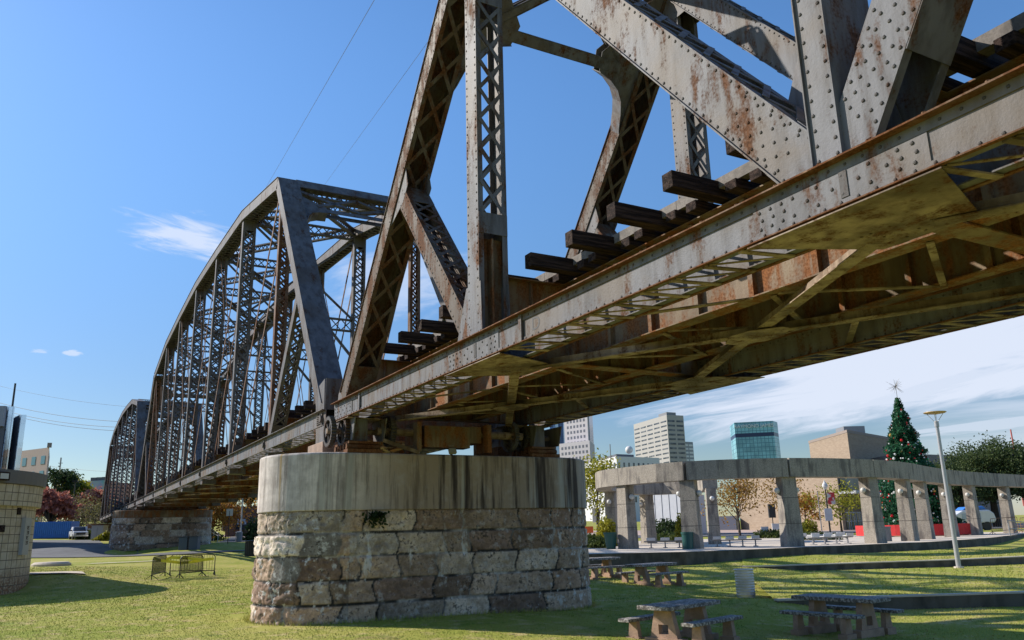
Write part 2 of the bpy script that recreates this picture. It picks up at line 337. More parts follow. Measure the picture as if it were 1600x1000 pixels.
for lat, f, z in ((-70, 120, 2.4), (-60, 130, 2.5), (-75, 190, 5.5), (-110, 190, 5.5), (-40, 190, 5.0), (-60, 300, 9), (-160, 300, 9), (60, 300, 3), (200, 300, 3), (300, 120, 2), (5, 75, .95), (20, 78, .95), (40, 80, 1.0), (60, 80, 1.05), (80, 90, 1.1), (30, 120, 1.2), (80, 140, 1.3),
                  (-300, -100, 2), (0, -200, 1), (250, -100, 1), (-700, 700, 6), (0, 900, 4), (700, 700, 4), (0, -800, 2)):
    p = floc(lat, f); GP.append((p[0], p[1], z))
GP = np.array(GP); _n = len(GP); _K = np.ones((_n+1, _n+1)); _K[-1, -1] = 0
_K[:_n, :_n] = -np.sqrt(((GP[:, None, :2]-GP[None, :, :2])**2).sum(-1)+1.5)
_w = np.linalg.solve(_K, np.r_[GP[:, 2], 0])
def G(x, y):
    x, y = np.atleast_1d(x), np.atleast_1d(y); out = np.full(x.shape, _w[-1])
    for i in range(_n): out = out-_w[i]*np.sqrt((x-GP[i, 0])**2+(y-GP[i, 1])**2+1.5)
    return out
def g1(x, y): return float(G(x, y)[0])
def onG(px, py):
    d = ray(px, py); s = 5/np.linalg.norm(d); st = s*.01
    for _ in range(6000):
        p = CAM+d*s
        if p[2] < g1(p[0], p[1]): break
        s += st; st = s*.006
    return A(p[0], p[1], g1(p[0], p[1]))
rr = [0]+list(np.geomspace(1.5, 12, 12))+list(np.linspace(12.6, 60, 80))+list(np.geomspace(61, 2600, 60)); na = 240
ang = np.linspace(0, 2*math.pi, na, endpoint=False); RR, TT = np.meshgrid(rr, ang, indexing='ij')
X = CAM[0]+RR*np.cos(TT); Y = CAM[1]+RR*np.sin(TT); Z = G(X.ravel(), Y.ravel()).reshape(X.shape)
fs = [(r*na+c, r*na+(c+1) % na, (r+1)*na+(c+1) % na, (r+1)*na+c) for r in range(len(rr)-1) for c in range(na)]
fs = [q[::-1] for q in fs]
npmesh('lawn', np.stack([X.ravel(), Y.ravel(), Z.ravel()], 1), fs, M_GRASS, smooth=True, kind='structure')

def resample(pts, n):
    pts = np.array([p[:2] for p in pts], float); d = np.r_[0, np.cumsum(np.linalg.norm(np.diff(pts, axis=0), axis=1))]
    t = np.linspace(0, d[-1], n); return np.stack([np.interp(t, d, pts[:, i]) for i in (0, 1)], 1)
def strip(name, near, far, material, dz, n=40, m=10, zf=None, **tags):
    a, b = resample(near, n), resample(far, n); V = []
    for j in range(m):
        q = a+(b-a)*j/(m-1); z = (G(q[:, 0], q[:, 1])+dz) if zf is None else zf(q, j/(m-1)); V.append(np.c_[q, z])
    V = np.concatenate(V); fs = gridfaces(m, n); o = npmesh(name, V, fs, material, smooth=True, **tags)
    if o.data.polygons[len(o.data.polygons)//2].normal.z < 0: o.data.flip_normals()
    return o
# terraces on the right: each a lawn sheet held by a low concrete wall
def wallalong(name, pts, ztop, th, depth, material, **tags):      # pts follow the front face, top heights per point
    mb = MB(); n = len(pts); pts = np.array(pts); ztop = np.broadcast_to(ztop, (n,)); off = np.zeros((n, 2))
    for i in range(n):
        t = pts[min(i+1, n-1)]-pts[max(i-1, 0)]; t = t/np.linalg.norm(t); nn = A(-t[1], t[0])
        if nn@(pts[i]-CAM[:2]) < 0: nn = -nn
        off[i] = nn*th
    vs = []
    for i in range(n):
        a, b = pts[i], pts[i]+off[i]; vs += [(*a, ztop[i]-depth), (*a, ztop[i]), (*b, ztop[i]), (*b, ztop[i]-depth)]
    f = [(i*4+k, i*4+(k+1) % 4, (i+1)*4+(k+1) % 4, (i+1)*4+k) for i in range(n-1) for k in range(4)]+[(0, 1, 2, 3), (4*n-1, 4*n-2, 4*n-3, 4*n-4)]
    mb.add(vs, f); o = mb.build(name, material, **tags)
    import bmesh
    bm = bmesh.new(); bm.from_mesh(o.data); bmesh.ops.recalc_face_normals(bm, faces=bm.faces); bm.to_mesh(o.data); bm.free()
    return o
low = [atZ(x, y, CAM[2]-h)[:2] for x, y, h in ((1215, 939.5, 2.03), (1277, 937, 2.02), (1365, 935, 2.02), (1480, 931.5, 2.0), (1600, 926, 1.96), (1700, 921, 1.94), (1850, 914, 1.92))]
upw = [atZ(x, y, CAM[2]-h)[:2] for x, y, h in ((1160, 886.6, 1.77), (1200, 885, 1.74), (1350, 880, 1.72), (1480, 875, 1.68), (1600, 869, 1.64), (1720, 864, 1.62), (1850, 858, 1.6))]
low, upw = resample(low, 40), resample(upw, 40)
zlow, zup = np.linspace(.03, .12, 40), np.linspace(.30, .44, 40)
PZ = 0.92
edge = [atZ(x, y, PZ)[:2] for x, y in ((850, 867.5), (905, 866.3), (964, 864.7), (1070, 862.5), (1200, 857.5), (1350, 851), (1450, 847), (1520, 842.5), (1560, 839), (1600, 834))]
edge = resample(edge+[edge[-1]+A(6, 16), edge[-1]+A(8, 50)], 60)
far_edge = resample([floc(l, f) for l, f in ((-2, 80), (10, 81), (30, 82), (60, 84), (95, 94))], 60)
strip('terrace_lawn', low, upw, M_GRASS, 0, 40, 12, lambda q, t: zlow-.03+(.07-zlow+.03)*t+t*.02, kind='structure')
eb = resample([atZ(x, y, CAM[2]-1.5)[:2] for x, y in ((1160, 870), (1200, 869), (1350, 864), (1450, 860), (1560, 852), (1620, 846), (1850, 838))], 40)
strip('upper_terrace_lawn', upw, eb, M_GRASS, 0, 40, 12, lambda q, t: zup-.03+(.56-zup+.03)*t, kind='structure')
tag(wallalong('retaining_wall', low, zlow, .22, .6, M_CURB), 'lower low concrete retaining wall holding the lawn behind the picnic table', 'retaining wall')
tag(wallalong('retaining_wall', upw, zup, .22, .6, M_CURB), 'upper low concrete retaining wall running behind the lamp post', 'retaining wall')
for w_, l_, z_ in zip([o for o in COL.objects if o.name.startswith('retaining_wall')], (low, upw), (zlow, zup)):
    c_ = wallalong('sunlit_lip', l_+nrm(np.r_[CAM[:2]-l_[20]])*.02, z_+.045, .27, .043, M_PAVE); c_.parent = w_  # pale strip paints the sunlit top lip of each wall
wallalong('plaza_kerb', edge, PZ, .35, .9, M_CURB, kind='structure')
strip('plaza_pavement', edge+ (far_edge-edge)*.004, far_edge, M_PAVE, 0, 60, 6, lambda q, t: np.full(len(q), PZ+.004), kind='structure')

# ------------------------------------------------------------------ bridge
BZ = 5.05; WT = 5.4; P = 8.116
YV = A(0, 1, 0)
def seglen(p, q): return np.linalg.norm(np.asarray(q)-np.asarray(p))
def laced(mb, p, q, n, depth, width, lace=(1, -1), plate=(), flange=.09, pitch=None, bar=.06, batten=.6, b0=0, double=True, rivets=0, rv=None, out=0, t=.018, inner=True):
    p, q = np.asarray(p, float), np.asarray(q, float); l = seglen(p, q); u = (q-p)/l; n = nrm(np.asarray(n)-u*np.dot(n, u)); y = np.cross(n, u); y = y if y[1] >= 0 else -y
    hw = width/2; hd = depth/2
    for s in (-1, 1):
        mb.obox((p+q)/2+y*s*(hw-t/2), u*l/2, y*t/2, n*hd)
        for e in (-1, 1):
            if inner: mb.obox((p+q)/2+y*s*(hw-t-flange/2)+n*e*(hd-t/2), u*l/2, y*flange/2, n*t/2)
            if out: mb.obox((p+q)/2+y*s*(hw+out/2)+n*e*(hd-t/2), u*l/2, y*out/2, n*t/2)
    for e in plate: mb.obox((p+q)/2+n*e*(hd+.009), u*l/2, y*(hw+.03), n*.008)
    a = hw-.05; pt = pitch or width*.85; b1 = b0+batten
    for e in lace:
        for s0, s1 in ((b0, b1), (l-b1, l-b0)):
            if batten > 0: mb.obox(p+u*(s0+s1)/2+n*e*(hd+.008), u*(s1-s0)/2, y*(hw-.004), n*.0075)
        k = max(1, int(round((l-2*b1)/pt))); st = (l-2*b1)/k
        for i in range(k):
            s0 = b1+i*st; c = p+n*e*(hd+.007)
            for d in ((1, -1) if double else ((1,) if i % 2 else (-1,))):
                lay = n*e*(.011 if d > 0 else 0)
                mb.beam(c+u*s0+y*a*d+lay, c+u*(s0+st)-y*a*d+lay, bar, .010, n)
    if rivets and rv is not None:
        for s in ((-1,) if rivets == 1 else (-1, 1)):
            for e in (-1, 1):
                k = int(l/.17)
                for i in range(k): rv.dome(p+u*(i+.5)*l/k+y*s*hw+n*e*(hd-.055), y*s, .023)
    return mb
def XZ(x, y, z): return A(x, y, BZ+z)
def perp(p, q): u = nrm(np.asarray(q)-np.asarray(p)); return np.cross(u, YV)*-1

def near_span():
    T = thing('railway_truss_span', 'nearest rusty grey riveted truss span, overhead and cut by the right edge', 'bridge span', (0, 0, BZ), 'railway bridge truss spans')
    nodes = [P*i for i in range(5)]; HU = {1: 9.9, 2: 11.9, 3: 13.4, 4: 14.0}; zc = .22
    for y0 in (0.0, WT):
        nearT = y0 == 0
        # bottom chord
        x0, x1 = -.38, P*4; mb = MB(); rv = MB()
        for s in (-1, 1):
            mb.box(x0, x1, y0+s*.342-.009, y0+s*.342+.009, BZ+.0, BZ+.45)
            yi = y0+s*.333; mb.box(x0, x1, min(yi, yi-s*.1), max(yi, yi-s*.1), BZ+.002, BZ+.018)
            mb.box(x0, x1, min(yi, yi-s*.1), max(yi, yi-s*.1), BZ+.430, BZ+.446)
            yo = y0+s*.351; mb.box(x0, x1, min(yo, yo+s*.016), max(yo, yo+s*.016), BZ+.345, BZ+.450)   # upright leg of the top angle
            mb.box(x0, x1, min(yo, yo+s*.016), max(yo, yo+s*.016), BZ+.0, BZ+.06)
        # rivets along the outer web
        face = -1 if nearT else -1
        yf = y0-.351
        for i in range(int((x1-x0)/.20)):
            xx = x0+.1+i*.20
            rv.dome((xx, yf-.016, BZ+.03), (0, -1, 0), .021); rv.dome((xx+.1, yf-.016, BZ+.40), (0, -1, 0), .019)
        plates = []
        for n in nodes:
            sp = MB(); a, b = (n-.35, n+1.15) if n == 0 else (n-1.05, n+1.05); sp.box(a, b, yf-.013, yf, BZ+.062, BZ+.343); plates.append((sp, M_PAINT))
            if n > 0: sp2 = MB(); sp2.box(n+.10, n+.19, yf-.022, yf-.0135, BZ+.07, BZ+.34); plates.append((sp2, M_RIV))
            kx = int((b-a)/.155)
            for i in range(kx):
                for j, zz_ in enumerate((.11, .205, .30)):
                    if (i+j) % 2 or abs(i-kx/2) > kx*.32: rv.dome((a+.09+i*.155+(.03 if j == 1 else 0), yf-.013, BZ+zz_), (0, -1, 0), .023)
        ch = mb.build('bottom_chord', M_PAINT, T, rivets=rv)
        for q, mm in plates: q.build('splice_plate', mm, ch)
        mb = MB()
        for s in (-1, 1):
            yo = y0+s*.351
            mb.box(x0, x1, min(yo-s*.03, yo+s*.125), max(yo-s*.03, yo+s*.16), BZ+.4505, BZ+.468)
            mb.box(x0, x1, min(yo, yo+s*.055), max(yo, yo+s*.055), BZ-.016, BZ-.001)
            if s == -1 or not nearT:
                for i in range(int((x1-x0)/.58)):
                    mb.cyl((x0+.3+i*.58, yo+s*.06, BZ+.468), (x0+.3+i*.58, yo+s*.06, BZ+.505), .026, n=6)
        mb.build('flange', M_EDGE, ch)
        # lacing under and over the chord
        st = .60; k = int((x1-x0-.4)/st); bays = {}
        for i in range(k):
            xx = x0+.3+i*st
            if min(abs(xx-n) for n in nodes) < 1.02: continue
            mb = bays.setdefault(int(xx//P), MB())
            mb.beam((xx, y0-.345, BZ-.022), (xx+.13, y0+.345, BZ-.022), .085, .02)
            mb.beam((xx+.05, y0-.30, BZ-.008), (xx+st+.05, y0+.30, BZ-.008), .05, .010)
            mb = bays.setdefault(100+int(xx//P), MB())
            for d in (1, -1): mb.beam((xx, y0-.28*d, BZ+.455+.011*(d > 0)), (xx+st, y0+.28*d, BZ+.455+.011*(d > 0)), .055, .010)
        for mb in bays.values(): mb.build('lacing', M_OCHRE, ch)
        # horizontal gussets of the lateral bracing
        for n in nodes:
            s = 1 if nearT else -1; o = 1.15 if n else .95; a = n-o if n else n-.3
            g = MB(); g.prism([(a, y0-s*.40, BZ-.040), (n+o, y0-s*.40, BZ-.040), (n+.62, y0+s*1.02, BZ-.040), (n-.5 if n else n-.25, y0+s*1.02, BZ-.040)], (0, 0, -.014))
            for k_ in range(46):
                tx, ty = random.uniform(-.55, .6), random.uniform(.3, .95); q = round(tx/.11)*.11, round(ty/.11)*.11
                g.dome((n+q[0], y0+s*q[1], BZ-.054), (0, 0, -1), .018)
            g.build('gusset_plate', M_OCHRE, ch)
        # end post, verticals, diagonals, strut
        def member(name, p, q, xr=None, **k):
            mb = MB(); rv = MB(); nn = perp(p, q); kk = dict(rivets=2 if nearT else 1, rv=rv, width=.70, depth=.47); kk.update(k)
            laced(mb, p, q, nn, **kk)
            if xr is not None: rv.add(xr.v, xr.f)
            return mb.build(name, M_RUSTY if name in ('end_post', 'brace_strut') else M_PAINT, T, rivets=rv)
        p0, p1 = XZ(0, y0, zc), XZ(P, y0, HU[1]); u = p1-p0
        nn = perp(p0, p1); e = 1 if nn[0] > 0 else -1
        member('end_post', p0+u*.035, p0+u*1.0, plate=(-e,), lace=(e,), pitch=.92, bar=.085, batten=.85, b0=.25)
        pm = XZ(4.06, y0, 5.06); q1 = XZ(P-.05, y0, zc+.1); us = q1-pm; nn = perp(pm, q1); e = 1 if nn[0] > 0 else -1
        member('brace_strut', pm+us*.05, pm+us*.965, width=.62, depth=.42, lace=(e, -e), pitch=.5, bar=.075, batten=.7)
        member('hanger_post', XZ(P, y0, .47), XZ(P, y0, HU[1]), width=.62, depth=.48, pitch=.62, bar=.075, batten=.42, b0=2.0)
        g = MB(); g.box(P-.012, P+.012, y0-.29, y0+.29, BZ+.47, BZ+2.45); g.box(P-.2, P-.012, y0-.02, y0+.02, BZ+.47, BZ+2.4); g.box(P+.012, P+.2, y0-.02, y0+.02, BZ+.47, BZ+2.4); g.build('diaphragm_plate', M_STR, T)
        a, b = XZ(P, y0, HU[1]), XZ(2*P, y0, zc); ud = b-a
        rg = MB(); nn = perp(a, b); uu = nrm(ud); ln = seglen(a, b)
        for i in range(9):
            for j in range(-2, 3):
                if (i+j) % 2 == 0: rg.dome(a+uu*(ln*.948-.15-i*.13)+nn*j*.105+A(0, -.32, 0), (0, -1, 0), .0225)
        member('diagonal', a+ud*.03, a+ud*.982, xr=rg, depth=.62, width=.64, pitch=.66, bar=.09, batten=.7, out=.03)
        member('vertical_post', XZ(2*P, y0, .47), XZ(2*P, y0, HU[2]), width=.71, depth=.34, lace=(), plate=(1, -1), batten=0)
        a, b = XZ(2*P, y0, zc), XZ(3*P, y0, HU[3]); ud = b-a
        nn = perp(a, b); e = 1 if nn[0] > 0 else -1
        rg = MB(); uu = nrm(ud)
        for i in range(9):
            for j in (-1, 0, 1):
                rg.dome(a+uu*(.72+i*.15+(.07 if j else 0))+nn*j*.13+A(0, -.33, 0), (0, -1, 0), .0225)
        member('diagonal', a+ud*.006, a+ud*.97, xr=rg, depth=.56, width=.66, pitch=.62, bar=.09, batten=1.1, b0=1.28)
        member('vertical_post', XZ(3*P, y0, .47), XZ(3*P, y0, HU[3]), width=.62, depth=.4, pitch=.6)
        a, b = XZ(3*P, y0, HU[3]), XZ(4*P, y0, zc); ud = b-a; member('diagonal', a+ud*.03, a+ud*.965, depth=.6, width=.66)
        for i in (1, 2, 3): member('top_chord', XZ(P*i, y0, HU[i]), XZ(P*(i+1), y0, HU[i+1]), depth=.6, width=.74, lace=(1,), plate=(-1,))
        # upright gusset plates at the nodes
        for yy in (y0+.27, y0-.315):
            for n in (nodes[1:4] if yy > y0 else nodes[1:2]):
                MB().prism([(n-1.13, yy, BZ+.45), (n+.52, yy, BZ+.45), (n+.37, yy, BZ+1.2), (n+.09, yy, BZ+1.95), (n-.13, yy, BZ+2.45), (n-.63, yy, BZ+2.45), (n-1.01, yy, BZ+1.63), (n-1.09, yy, BZ+.9)] if n > P+1 else
                         [(n-.75, yy, BZ+.45), (n+.35, yy, BZ+.45), (n+.3, yy, BZ+1.5), (n-.3, yy, BZ+1.5)], (0, .014, 0)).build('node_gusset', M_PAINT, T)
            MB().prism([(-.25, yy, BZ+.45), (.55, yy, BZ+.45), (.75, yy, BZ+1.0), (.35, yy, BZ+1.25), (-.2, yy, BZ+.7)], (0, .014, 0)).build('node_gusset', M_PAINT, T)
            MB().prism([(P-.95, yy, BZ+HU[1]-1.1), (P+1.0, yy, BZ+HU[1]-1.1), (P+.9, yy, BZ+HU[1]+.2), (P-.4, yy, BZ+HU[1]+.2)], (0, .014, 0)).build('node_gusset', M_PAINT, T)
            MB().prism([(3.6, yy, BZ+4.2), (4.45, yy, BZ+4.55), (4.75, yy, BZ+4.9), (4.5, yy, BZ+5.7), (4.0, yy, BZ+5.1)], (0, .014, 0)).build('node_gusset', M_PAINT, T)
    # portal between the end posts
    def PT(t, y): return A(P*t, y, BZ+zc+(HU[1]-zc)*t)
    pn = perp(PT(0, 0), PT(1, 0)); up_ = nrm(PT(1, 0)-PT(0, 0)); mb = MB()
    def pstrut(a, b, h):
        for d in (-.16, .16): mb.beam(PT(*a)+pn*d, PT(*b)+pn*d, .02, h, up_); 
        for d in (-.16, .16):
            for e in (-1, 1): mb.beam(PT(*a)+pn*d*.75+up_*e*(h/2), PT(*b)+pn*d*.75+up_*e*(h/2), .10, .018, up_)
    pstrut((.825, .9), (.825, WT-.9), .26); pstrut((.985, .3), (.985, WT-.3), .34)
    pstrut((.845, 1.0), (.955, WT/2), .22); pstrut((.955, WT/2), (.845, WT-1.0), .22)
    for s in (0, 1):
        Yf = (lambda v: v) if s == 0 else (lambda v: WT-v)
        arc = [(.70, .33), (.715, .40), (.74, .48), (.765, .60), (.785, .80), (.80, 1.1), (.808, 1.45)]
        poly = [PT(t, Yf(y)) for t, y in arc]+[PT(.845, Yf(1.55)), PT(.875, Yf(1.25)), PT(.905, Yf(.95)), PT(.955, Yf(.75)), PT(.985, Yf(.33))]
        for d in (-.15, .15):
            mb.prism([q+pn*(d-.008) for q in poly], pn*.016)
            for k_ in range(26):
                q = PT(random.uniform(.82, .93), Yf(random.uniform(.4, .8))); mb.dome(q+pn*(d+.008*np.sign(d)), pn*np.sign(d), .02)
        for i in range(len(arc)-1):
            a, b = PT(arc[i][0], Yf(arc[i][1])), PT(arc[i+1][0], Yf(arc[i+1][1])); mb.beam(a, b, .44, .02, np.cross(b-a, pn))
    mb.build('portal_frame', M_PAINT, T)
    # floor: beams, stringers, sleepers
    for n in nodes:
        mb = MB(); mb.box(n-.012, n+.012, .36, WT-.36, BZ+.12, BZ+1.68)
        for z in (.10, 1.68): mb.box(n-.17, n+.17, .36, WT-.36, BZ+z, BZ+z+.022)
        for y in (.9, 2.7, 4.5):
            for e in (-1, 1): mb.box(n+e*.06-.045, n+e*.06+.045, y-.012, y+.012, BZ+.13, BZ+1.67)
        mb.build('floor_beam', M_STR, T)
    for y in (1.75, WT-1.75):
        mb = MB(); mb.box(-.3, P*4, y-.012, y+.012, BZ+.16, BZ+1.68)
        for z in (.135, 1.683): mb.box(-.3, P*4, y-.16, y+.16, BZ+z, BZ+z+.02)
        for i in range(int(P*4/1.16)):
            x = .35+i*1.16
            for e in (-1, 1): mb.box(x-.045, x+.045, y+e*.058-.044, y+e*.058+.044, BZ+.16, BZ+1.67)
        mb.build('stringer', M_STR, T)
    xs = [12.79-.443*k for k in range(-46, 30)]
    long_ = set(range(-45, 30, 3))
    for k, x in zip(range(-46, 30), xs):
        if x < -.3 or x > P*4-.2: continue
        lg = k % 3 == 0; a, b = (.50+random.uniform(-.05, .05), WT-.5) if lg else (1.36+random.uniform(-.05, .05), WT-1.36)
        h = random.uniform(-.012, .012); mb = MB(); mb.box(x-.115, x+.115, a, b, BZ+(1.745 if lg else 1.712), BZ+(2.01 if lg else 1.865)+h)
        mb.build('tie', M_TIE, T, bevel=.012)
    for y in (1.52, WT-1.52):
        mb = MB(); 
        for i in range(8): mb.box(-.3+i*4.08, -.3+(i+1)*4.08-.01, y-.1, y+.1, BZ+1.88, BZ+2.045)
        mb.build('guard_timber', M_GUARD, T)
    for y in (2.25, 2.57, 2.89, 3.21):
        MB().box(-.3, P*4, y-.145, y+.145, BZ+1.885, BZ+1.935).build('sun_blocking_plank', M_TIE, T)  # planks added to stop sun slits falling on the far stringer
    # lateral bracing in the plane under the chords
    for i in range(4):
        a, b = nodes[i], nodes[i+1]
        for (xa, ya), (xb, yb), dz in (((a+.3, .75), (b-.4, WT-.75), -.075), ((b-.4, .75), (a+.3, WT-.75), -.052)):
            mb = MB(); p, q = A(xa, ya, BZ+dz), A(xb, yb, BZ+dz); mb.beam(p, q, .20, .016); mb.beam(p+A(0, 0, .075), q+A(0, 0, .075), .016, .13)
            l = seglen(p, q); u = (q-p)/l; sd = np.cross(u, zz)
            for k in range(int(l/.17)):
                for e in (-1, 1): mb.dome(p+u*(.1+k*.17)+sd*e*.06+A(0, 0, -.008), (0, 0, -1), .016)
            mb.build('lateral_brace', M_OCHRE, T)
        c = ((a+b)/2-.05, WT/2); mb = MB(); mb.prism([(c[0]-.62, c[1]-.08, BZ-.090), (c[0]-.2, c[1]-.38, BZ-.090), (c[0]+.2, c[1]-.38, BZ-.090), (c[0]+.62, c[1]-.08, BZ-.090), (c[0]+.62, c[1]+.08, BZ-.090), (c[0]+.2, c[1]+.38, BZ-.090), (c[0]-.2, c[1]+.38, BZ-.090), (c[0]-.62, c[1]+.08, BZ-.090)], (0, 0, -.012))
        for k in range(30): mb.dome((c[0]+random.uniform(-.4, .4), c[1]+random.uniform(-.2, .2), BZ-.102), (0, 0, -1), .016)
        mb.build('gusset_plate', M_OCHRE, T)
        # smaller bracing between the stringers and to the chords
        mb = MB()
        for k in range(3):
            xa = a+.6+k*2.4
            for y_, y2 in ((1.75, WT-1.75),):
                mb.beam((xa, y_, BZ+.13), (xa+1.2, y2, BZ+.13), .09, .02); mb.beam((xa+1.2, y2, BZ+.11), (xa+2.3, y_, BZ+.11), .09, .02)
        mb.build('stringer_brace', M_OCHRE, T)
        for y_, y2 in ((.36, 1.6), (WT-.36, WT-1.6)):
            mb = MB(); mb.beam((a+P/2-.2, y_, BZ+.03), (a+P/2+1.0, y2, BZ+.12), .11, .02); mb.build('stringer_brace', M_OCHRE, T)
    # upright strap and painted letter on the near chord
    for x in (1.78, 9.98): MB().box(x-.045, x+.045, -.40, -.368, BZ-.02, BZ+.50).build('chord_strap', M_PAINT, T)
    c = bpy.data.curves.new('painted_letter', 'FONT'); c.body = 'D'; c.size = .30; c.extrude = .001; c.align_x = 'CENTER'; c.align_y = 'CENTER'
    o = bpy.data.objects.new('painted_letter', c); COL.objects.link(o); o.parent = T; o.location = (10.42, -.3525, .20); o.rotation_euler = (R(90), 0, 0); o.scale = (1.25, 1, 1); c.materials.append(flat('dark_stencil_paint', (.05, .05, .055), .7)); textmesh(o)
    return T
NEAR = near_span()

Q = 7.3468; SX = -1.572
HT = [0, 10.43, 11.72, 12.12, 12.36, 12.12, 11.72, 10.43, 0]
def far_span(detail=True):
    T = thing('railway_truss_span', 'large grey through truss with curved top chord, directly beyond the stone pier', 'bridge span', (SX, 0, BZ), 'railway bridge truss spans')
    nx = [SX-Q*i for i in range(9)]; zc = .22; zb = -.02
    for y0 in (0.0, WT):
        mb = MB(); rv = MB()
        for s in (-1, 1): mb.box(nx[8]-.3, nx[0]+.3, y0+s*.33-.012, y0+s*.33+.012, BZ+.02, BZ+.44)
        mb.box(nx[8]-.3, nx[0]+.3, y0-.46, y0-.318, BZ+.441, BZ+.458); mb.box(nx[8]-.3, nx[0]+.3, y0+.318, y0+.40, BZ+.441, BZ+.458)
        for s in (-1, 1): mb.box(nx[8]-.3, nx[0]+.3, min(y0+s*.342, y0+s*.40), max(y0+s*.342, y0+s*.40), BZ+.003, BZ+.019)
        for i in range(int(8*Q/.7)):
            x = nx[8]+.2+i*.7; mb.beam((x, y0-.3, BZ+.008), (x+.6, y0+.3, BZ+.008), .07, .012); mb.beam((x, y0+.3, BZ-.004), (x+.6, y0-.3, BZ-.004), .07, .010)
        ch = mb.build('bottom_chord', M_PAINT, T)
        for i, x in enumerate(nx):
            pin = MB(); pin.cyl((x, y0-.43, BZ+zc), (x, y0+.43, BZ+zc), .10, n=10); pin.box(x-.05, x+.05, y0-.38, y0-.343, BZ+.04, BZ+.40)
            if i == 0:
                for k in range(5): pin.box(x-.55, x-.12, y0-.372, y0-.343, BZ+.10+k*.055, BZ+.125+k*.055)
            pin.build('pin', M_GREY, ch)
        def member(name, p, q, m=M_GREY, **k):
            mb = MB(); nn = perp(p, q); kk = dict(width=.66, depth=.42, pitch=.52, bar=.07); kk.update(k); laced(mb, p, q, nn, **kk); return mb.build(name, m, T)
        up = [XZ(nx[i], y0, HT[i]) for i in range(9)]; lo = [XZ(nx[i], y0, zc) for i in range(9)]
        for i0, i1 in ((0, 1), (8, 7)):
            p, q = lo[i0], up[i1]; nn = perp(p, q); e = 1 if nn[2] > 0 else -1
            member('end_post', p+(q-p)*.03, q, plate=(e,), lace=(-e,), width=.74, depth=.5)
            pm = p+(q-p)*.5; member('brace_strut', pm, lo[i1]+(pm-lo[i1])*.05, width=.5, depth=.34, pitch=.42)
        for i in range(1, 7):
            nn = perp(up[i], up[i+1]); e = 1 if nn[2] > 0 else -1
            member('top_chord', up[i], up[i+1], plate=(e,), lace=(-e,), width=.74, depth=.46, batten=.35)
        for i in range(2, 7): member('vertical_post', lo[i]+A(0, 0, .25), up[i]-A(0, 0, .25), width=.60, depth=.32, pitch=.42, batten=.5)
        for i in (1, 7): member('hanger_post', lo[i]+A(0, 0, .25), up[i]-A(0, 0, .25), M_EYE, width=.44, depth=.26, pitch=.36, batten=.3)
        def eyebar(a, b, w=.13, yy=(.19,)):
            mb = MB()
            for s in (-1, 1):
                for y in yy: mb.beam(a+A(0, s*y, 0), b+A(0, s*y, 0), .028, w, nrm(np.cross(YV, b-a)))
            mb.build('eyebar_diagonal', M_EYE, T)
        for a, b in ((1, 2), (2, 3), (3, 4), (7, 6), (6, 5), (5, 4)): eyebar(up[a], lo[b], .14)
        for a, b in ((4, 3), (4, 5), (3, 2), (5, 6)): eyebar(up[a], lo[b], .05, (.08,))
        for i in (0, 8):
            g = MB(); s = 1 if i == 0 else -1
            for yy in (y0-.36, y0+.36): g.prism([(nx[i]+s*.22, yy-.008, BZ+.46), (nx[i]-s*.62, yy-.008, BZ+.46), (nx[i]-s*.72, yy-.008, BZ+1.15), (nx[i]+s*.18, yy-.008, BZ+1.35)], (0, .016, 0))
            g.box(min(nx[i]+s*.23, nx[i]+s*.25), max(nx[i]+s*.23, nx[i]+s*.25), y0-.345, y0+.345, BZ+.46, BZ+1.36)
            g.build('shoe_plate', M_GREY, T)
    def tlat(mb, a, b, h, upd, d=.0):     # lattice strut between the trusses
        a, b = np.asarray(a, float), np.asarray(b, float); u = b-a; l = np.linalg.norm(u); u = u/l; upd = nrm(upd-u*np.dot(upd, u)); n = np.cross(u, upd)
        for e in (-1, 1): mb.beam(a+upd*e*h/2, b+upd*e*h/2, .20, .07, upd)
        k = max(2, int(l/(h*.9))); st = l/k
        for i in range(k):
            for e in (-1, 1): mb.beam(a+u*i*st+upd*e*h/2+n*.03*e, a+u*(i+1)*st-upd*e*h/2+n*.03*e, .05, .012, n)
    for i0, i1 in ((0, 1), (8, 7)):       # portals
        p, q = XZ(nx[i0], 0, zc), XZ(nx[i1], 0, HT[i1]); u = nrm(q-p); mb = MB(); pt = lambda t, y: p+(q-p)*t+A(0, y, 0); nn = perp(p, q); nn = nn if nn[2] > 0 else -nn
        tlat(mb, pt(.965, .3), pt(.965, WT-.3), .50, u)
        mb.beam(pt(.985, .3)+nn*.26, pt(.985, WT-.3)+nn*.26, .5, .02, nn)
        for s in (0, 1):
            Yf = (lambda v: v) if s == 0 else (lambda v: WT-v)
            arc = [(.76, .36), (.79, .42), (.815, .52), (.835, .70), (.845, .95), (.848, 1.3)]
            poly = [pt(t, Yf(y)) for t, y in arc]+[pt(.885, Yf(1.35)), pt(.905, Yf(.9)), pt(.935, Yf(.36))]
            for d in (-.12, .12): mb.prism([v+nn*(d-.008) for v in poly], nn*.016)
            for k in range(len(arc)-1):
                a, b = pt(arc[k][0], Yf(arc[k][1])), pt(arc[k+1][0], Yf(arc[k+1][1])); mb.beam(a, b, .40, .025, np.cross(b-a, nn))
        for d in (-.12, .12): mb.beam(pt(.868, 1.0)+nn*d, pt(.868, WT-1.0)+nn*d, .02, .24, u)
        for a, b in ((.4, WT/2), (WT-.4, WT/2)):
            mb.beam(pt(.955, a)+nn*.1, pt(.885, b)+nn*.1, .1, .16, u)
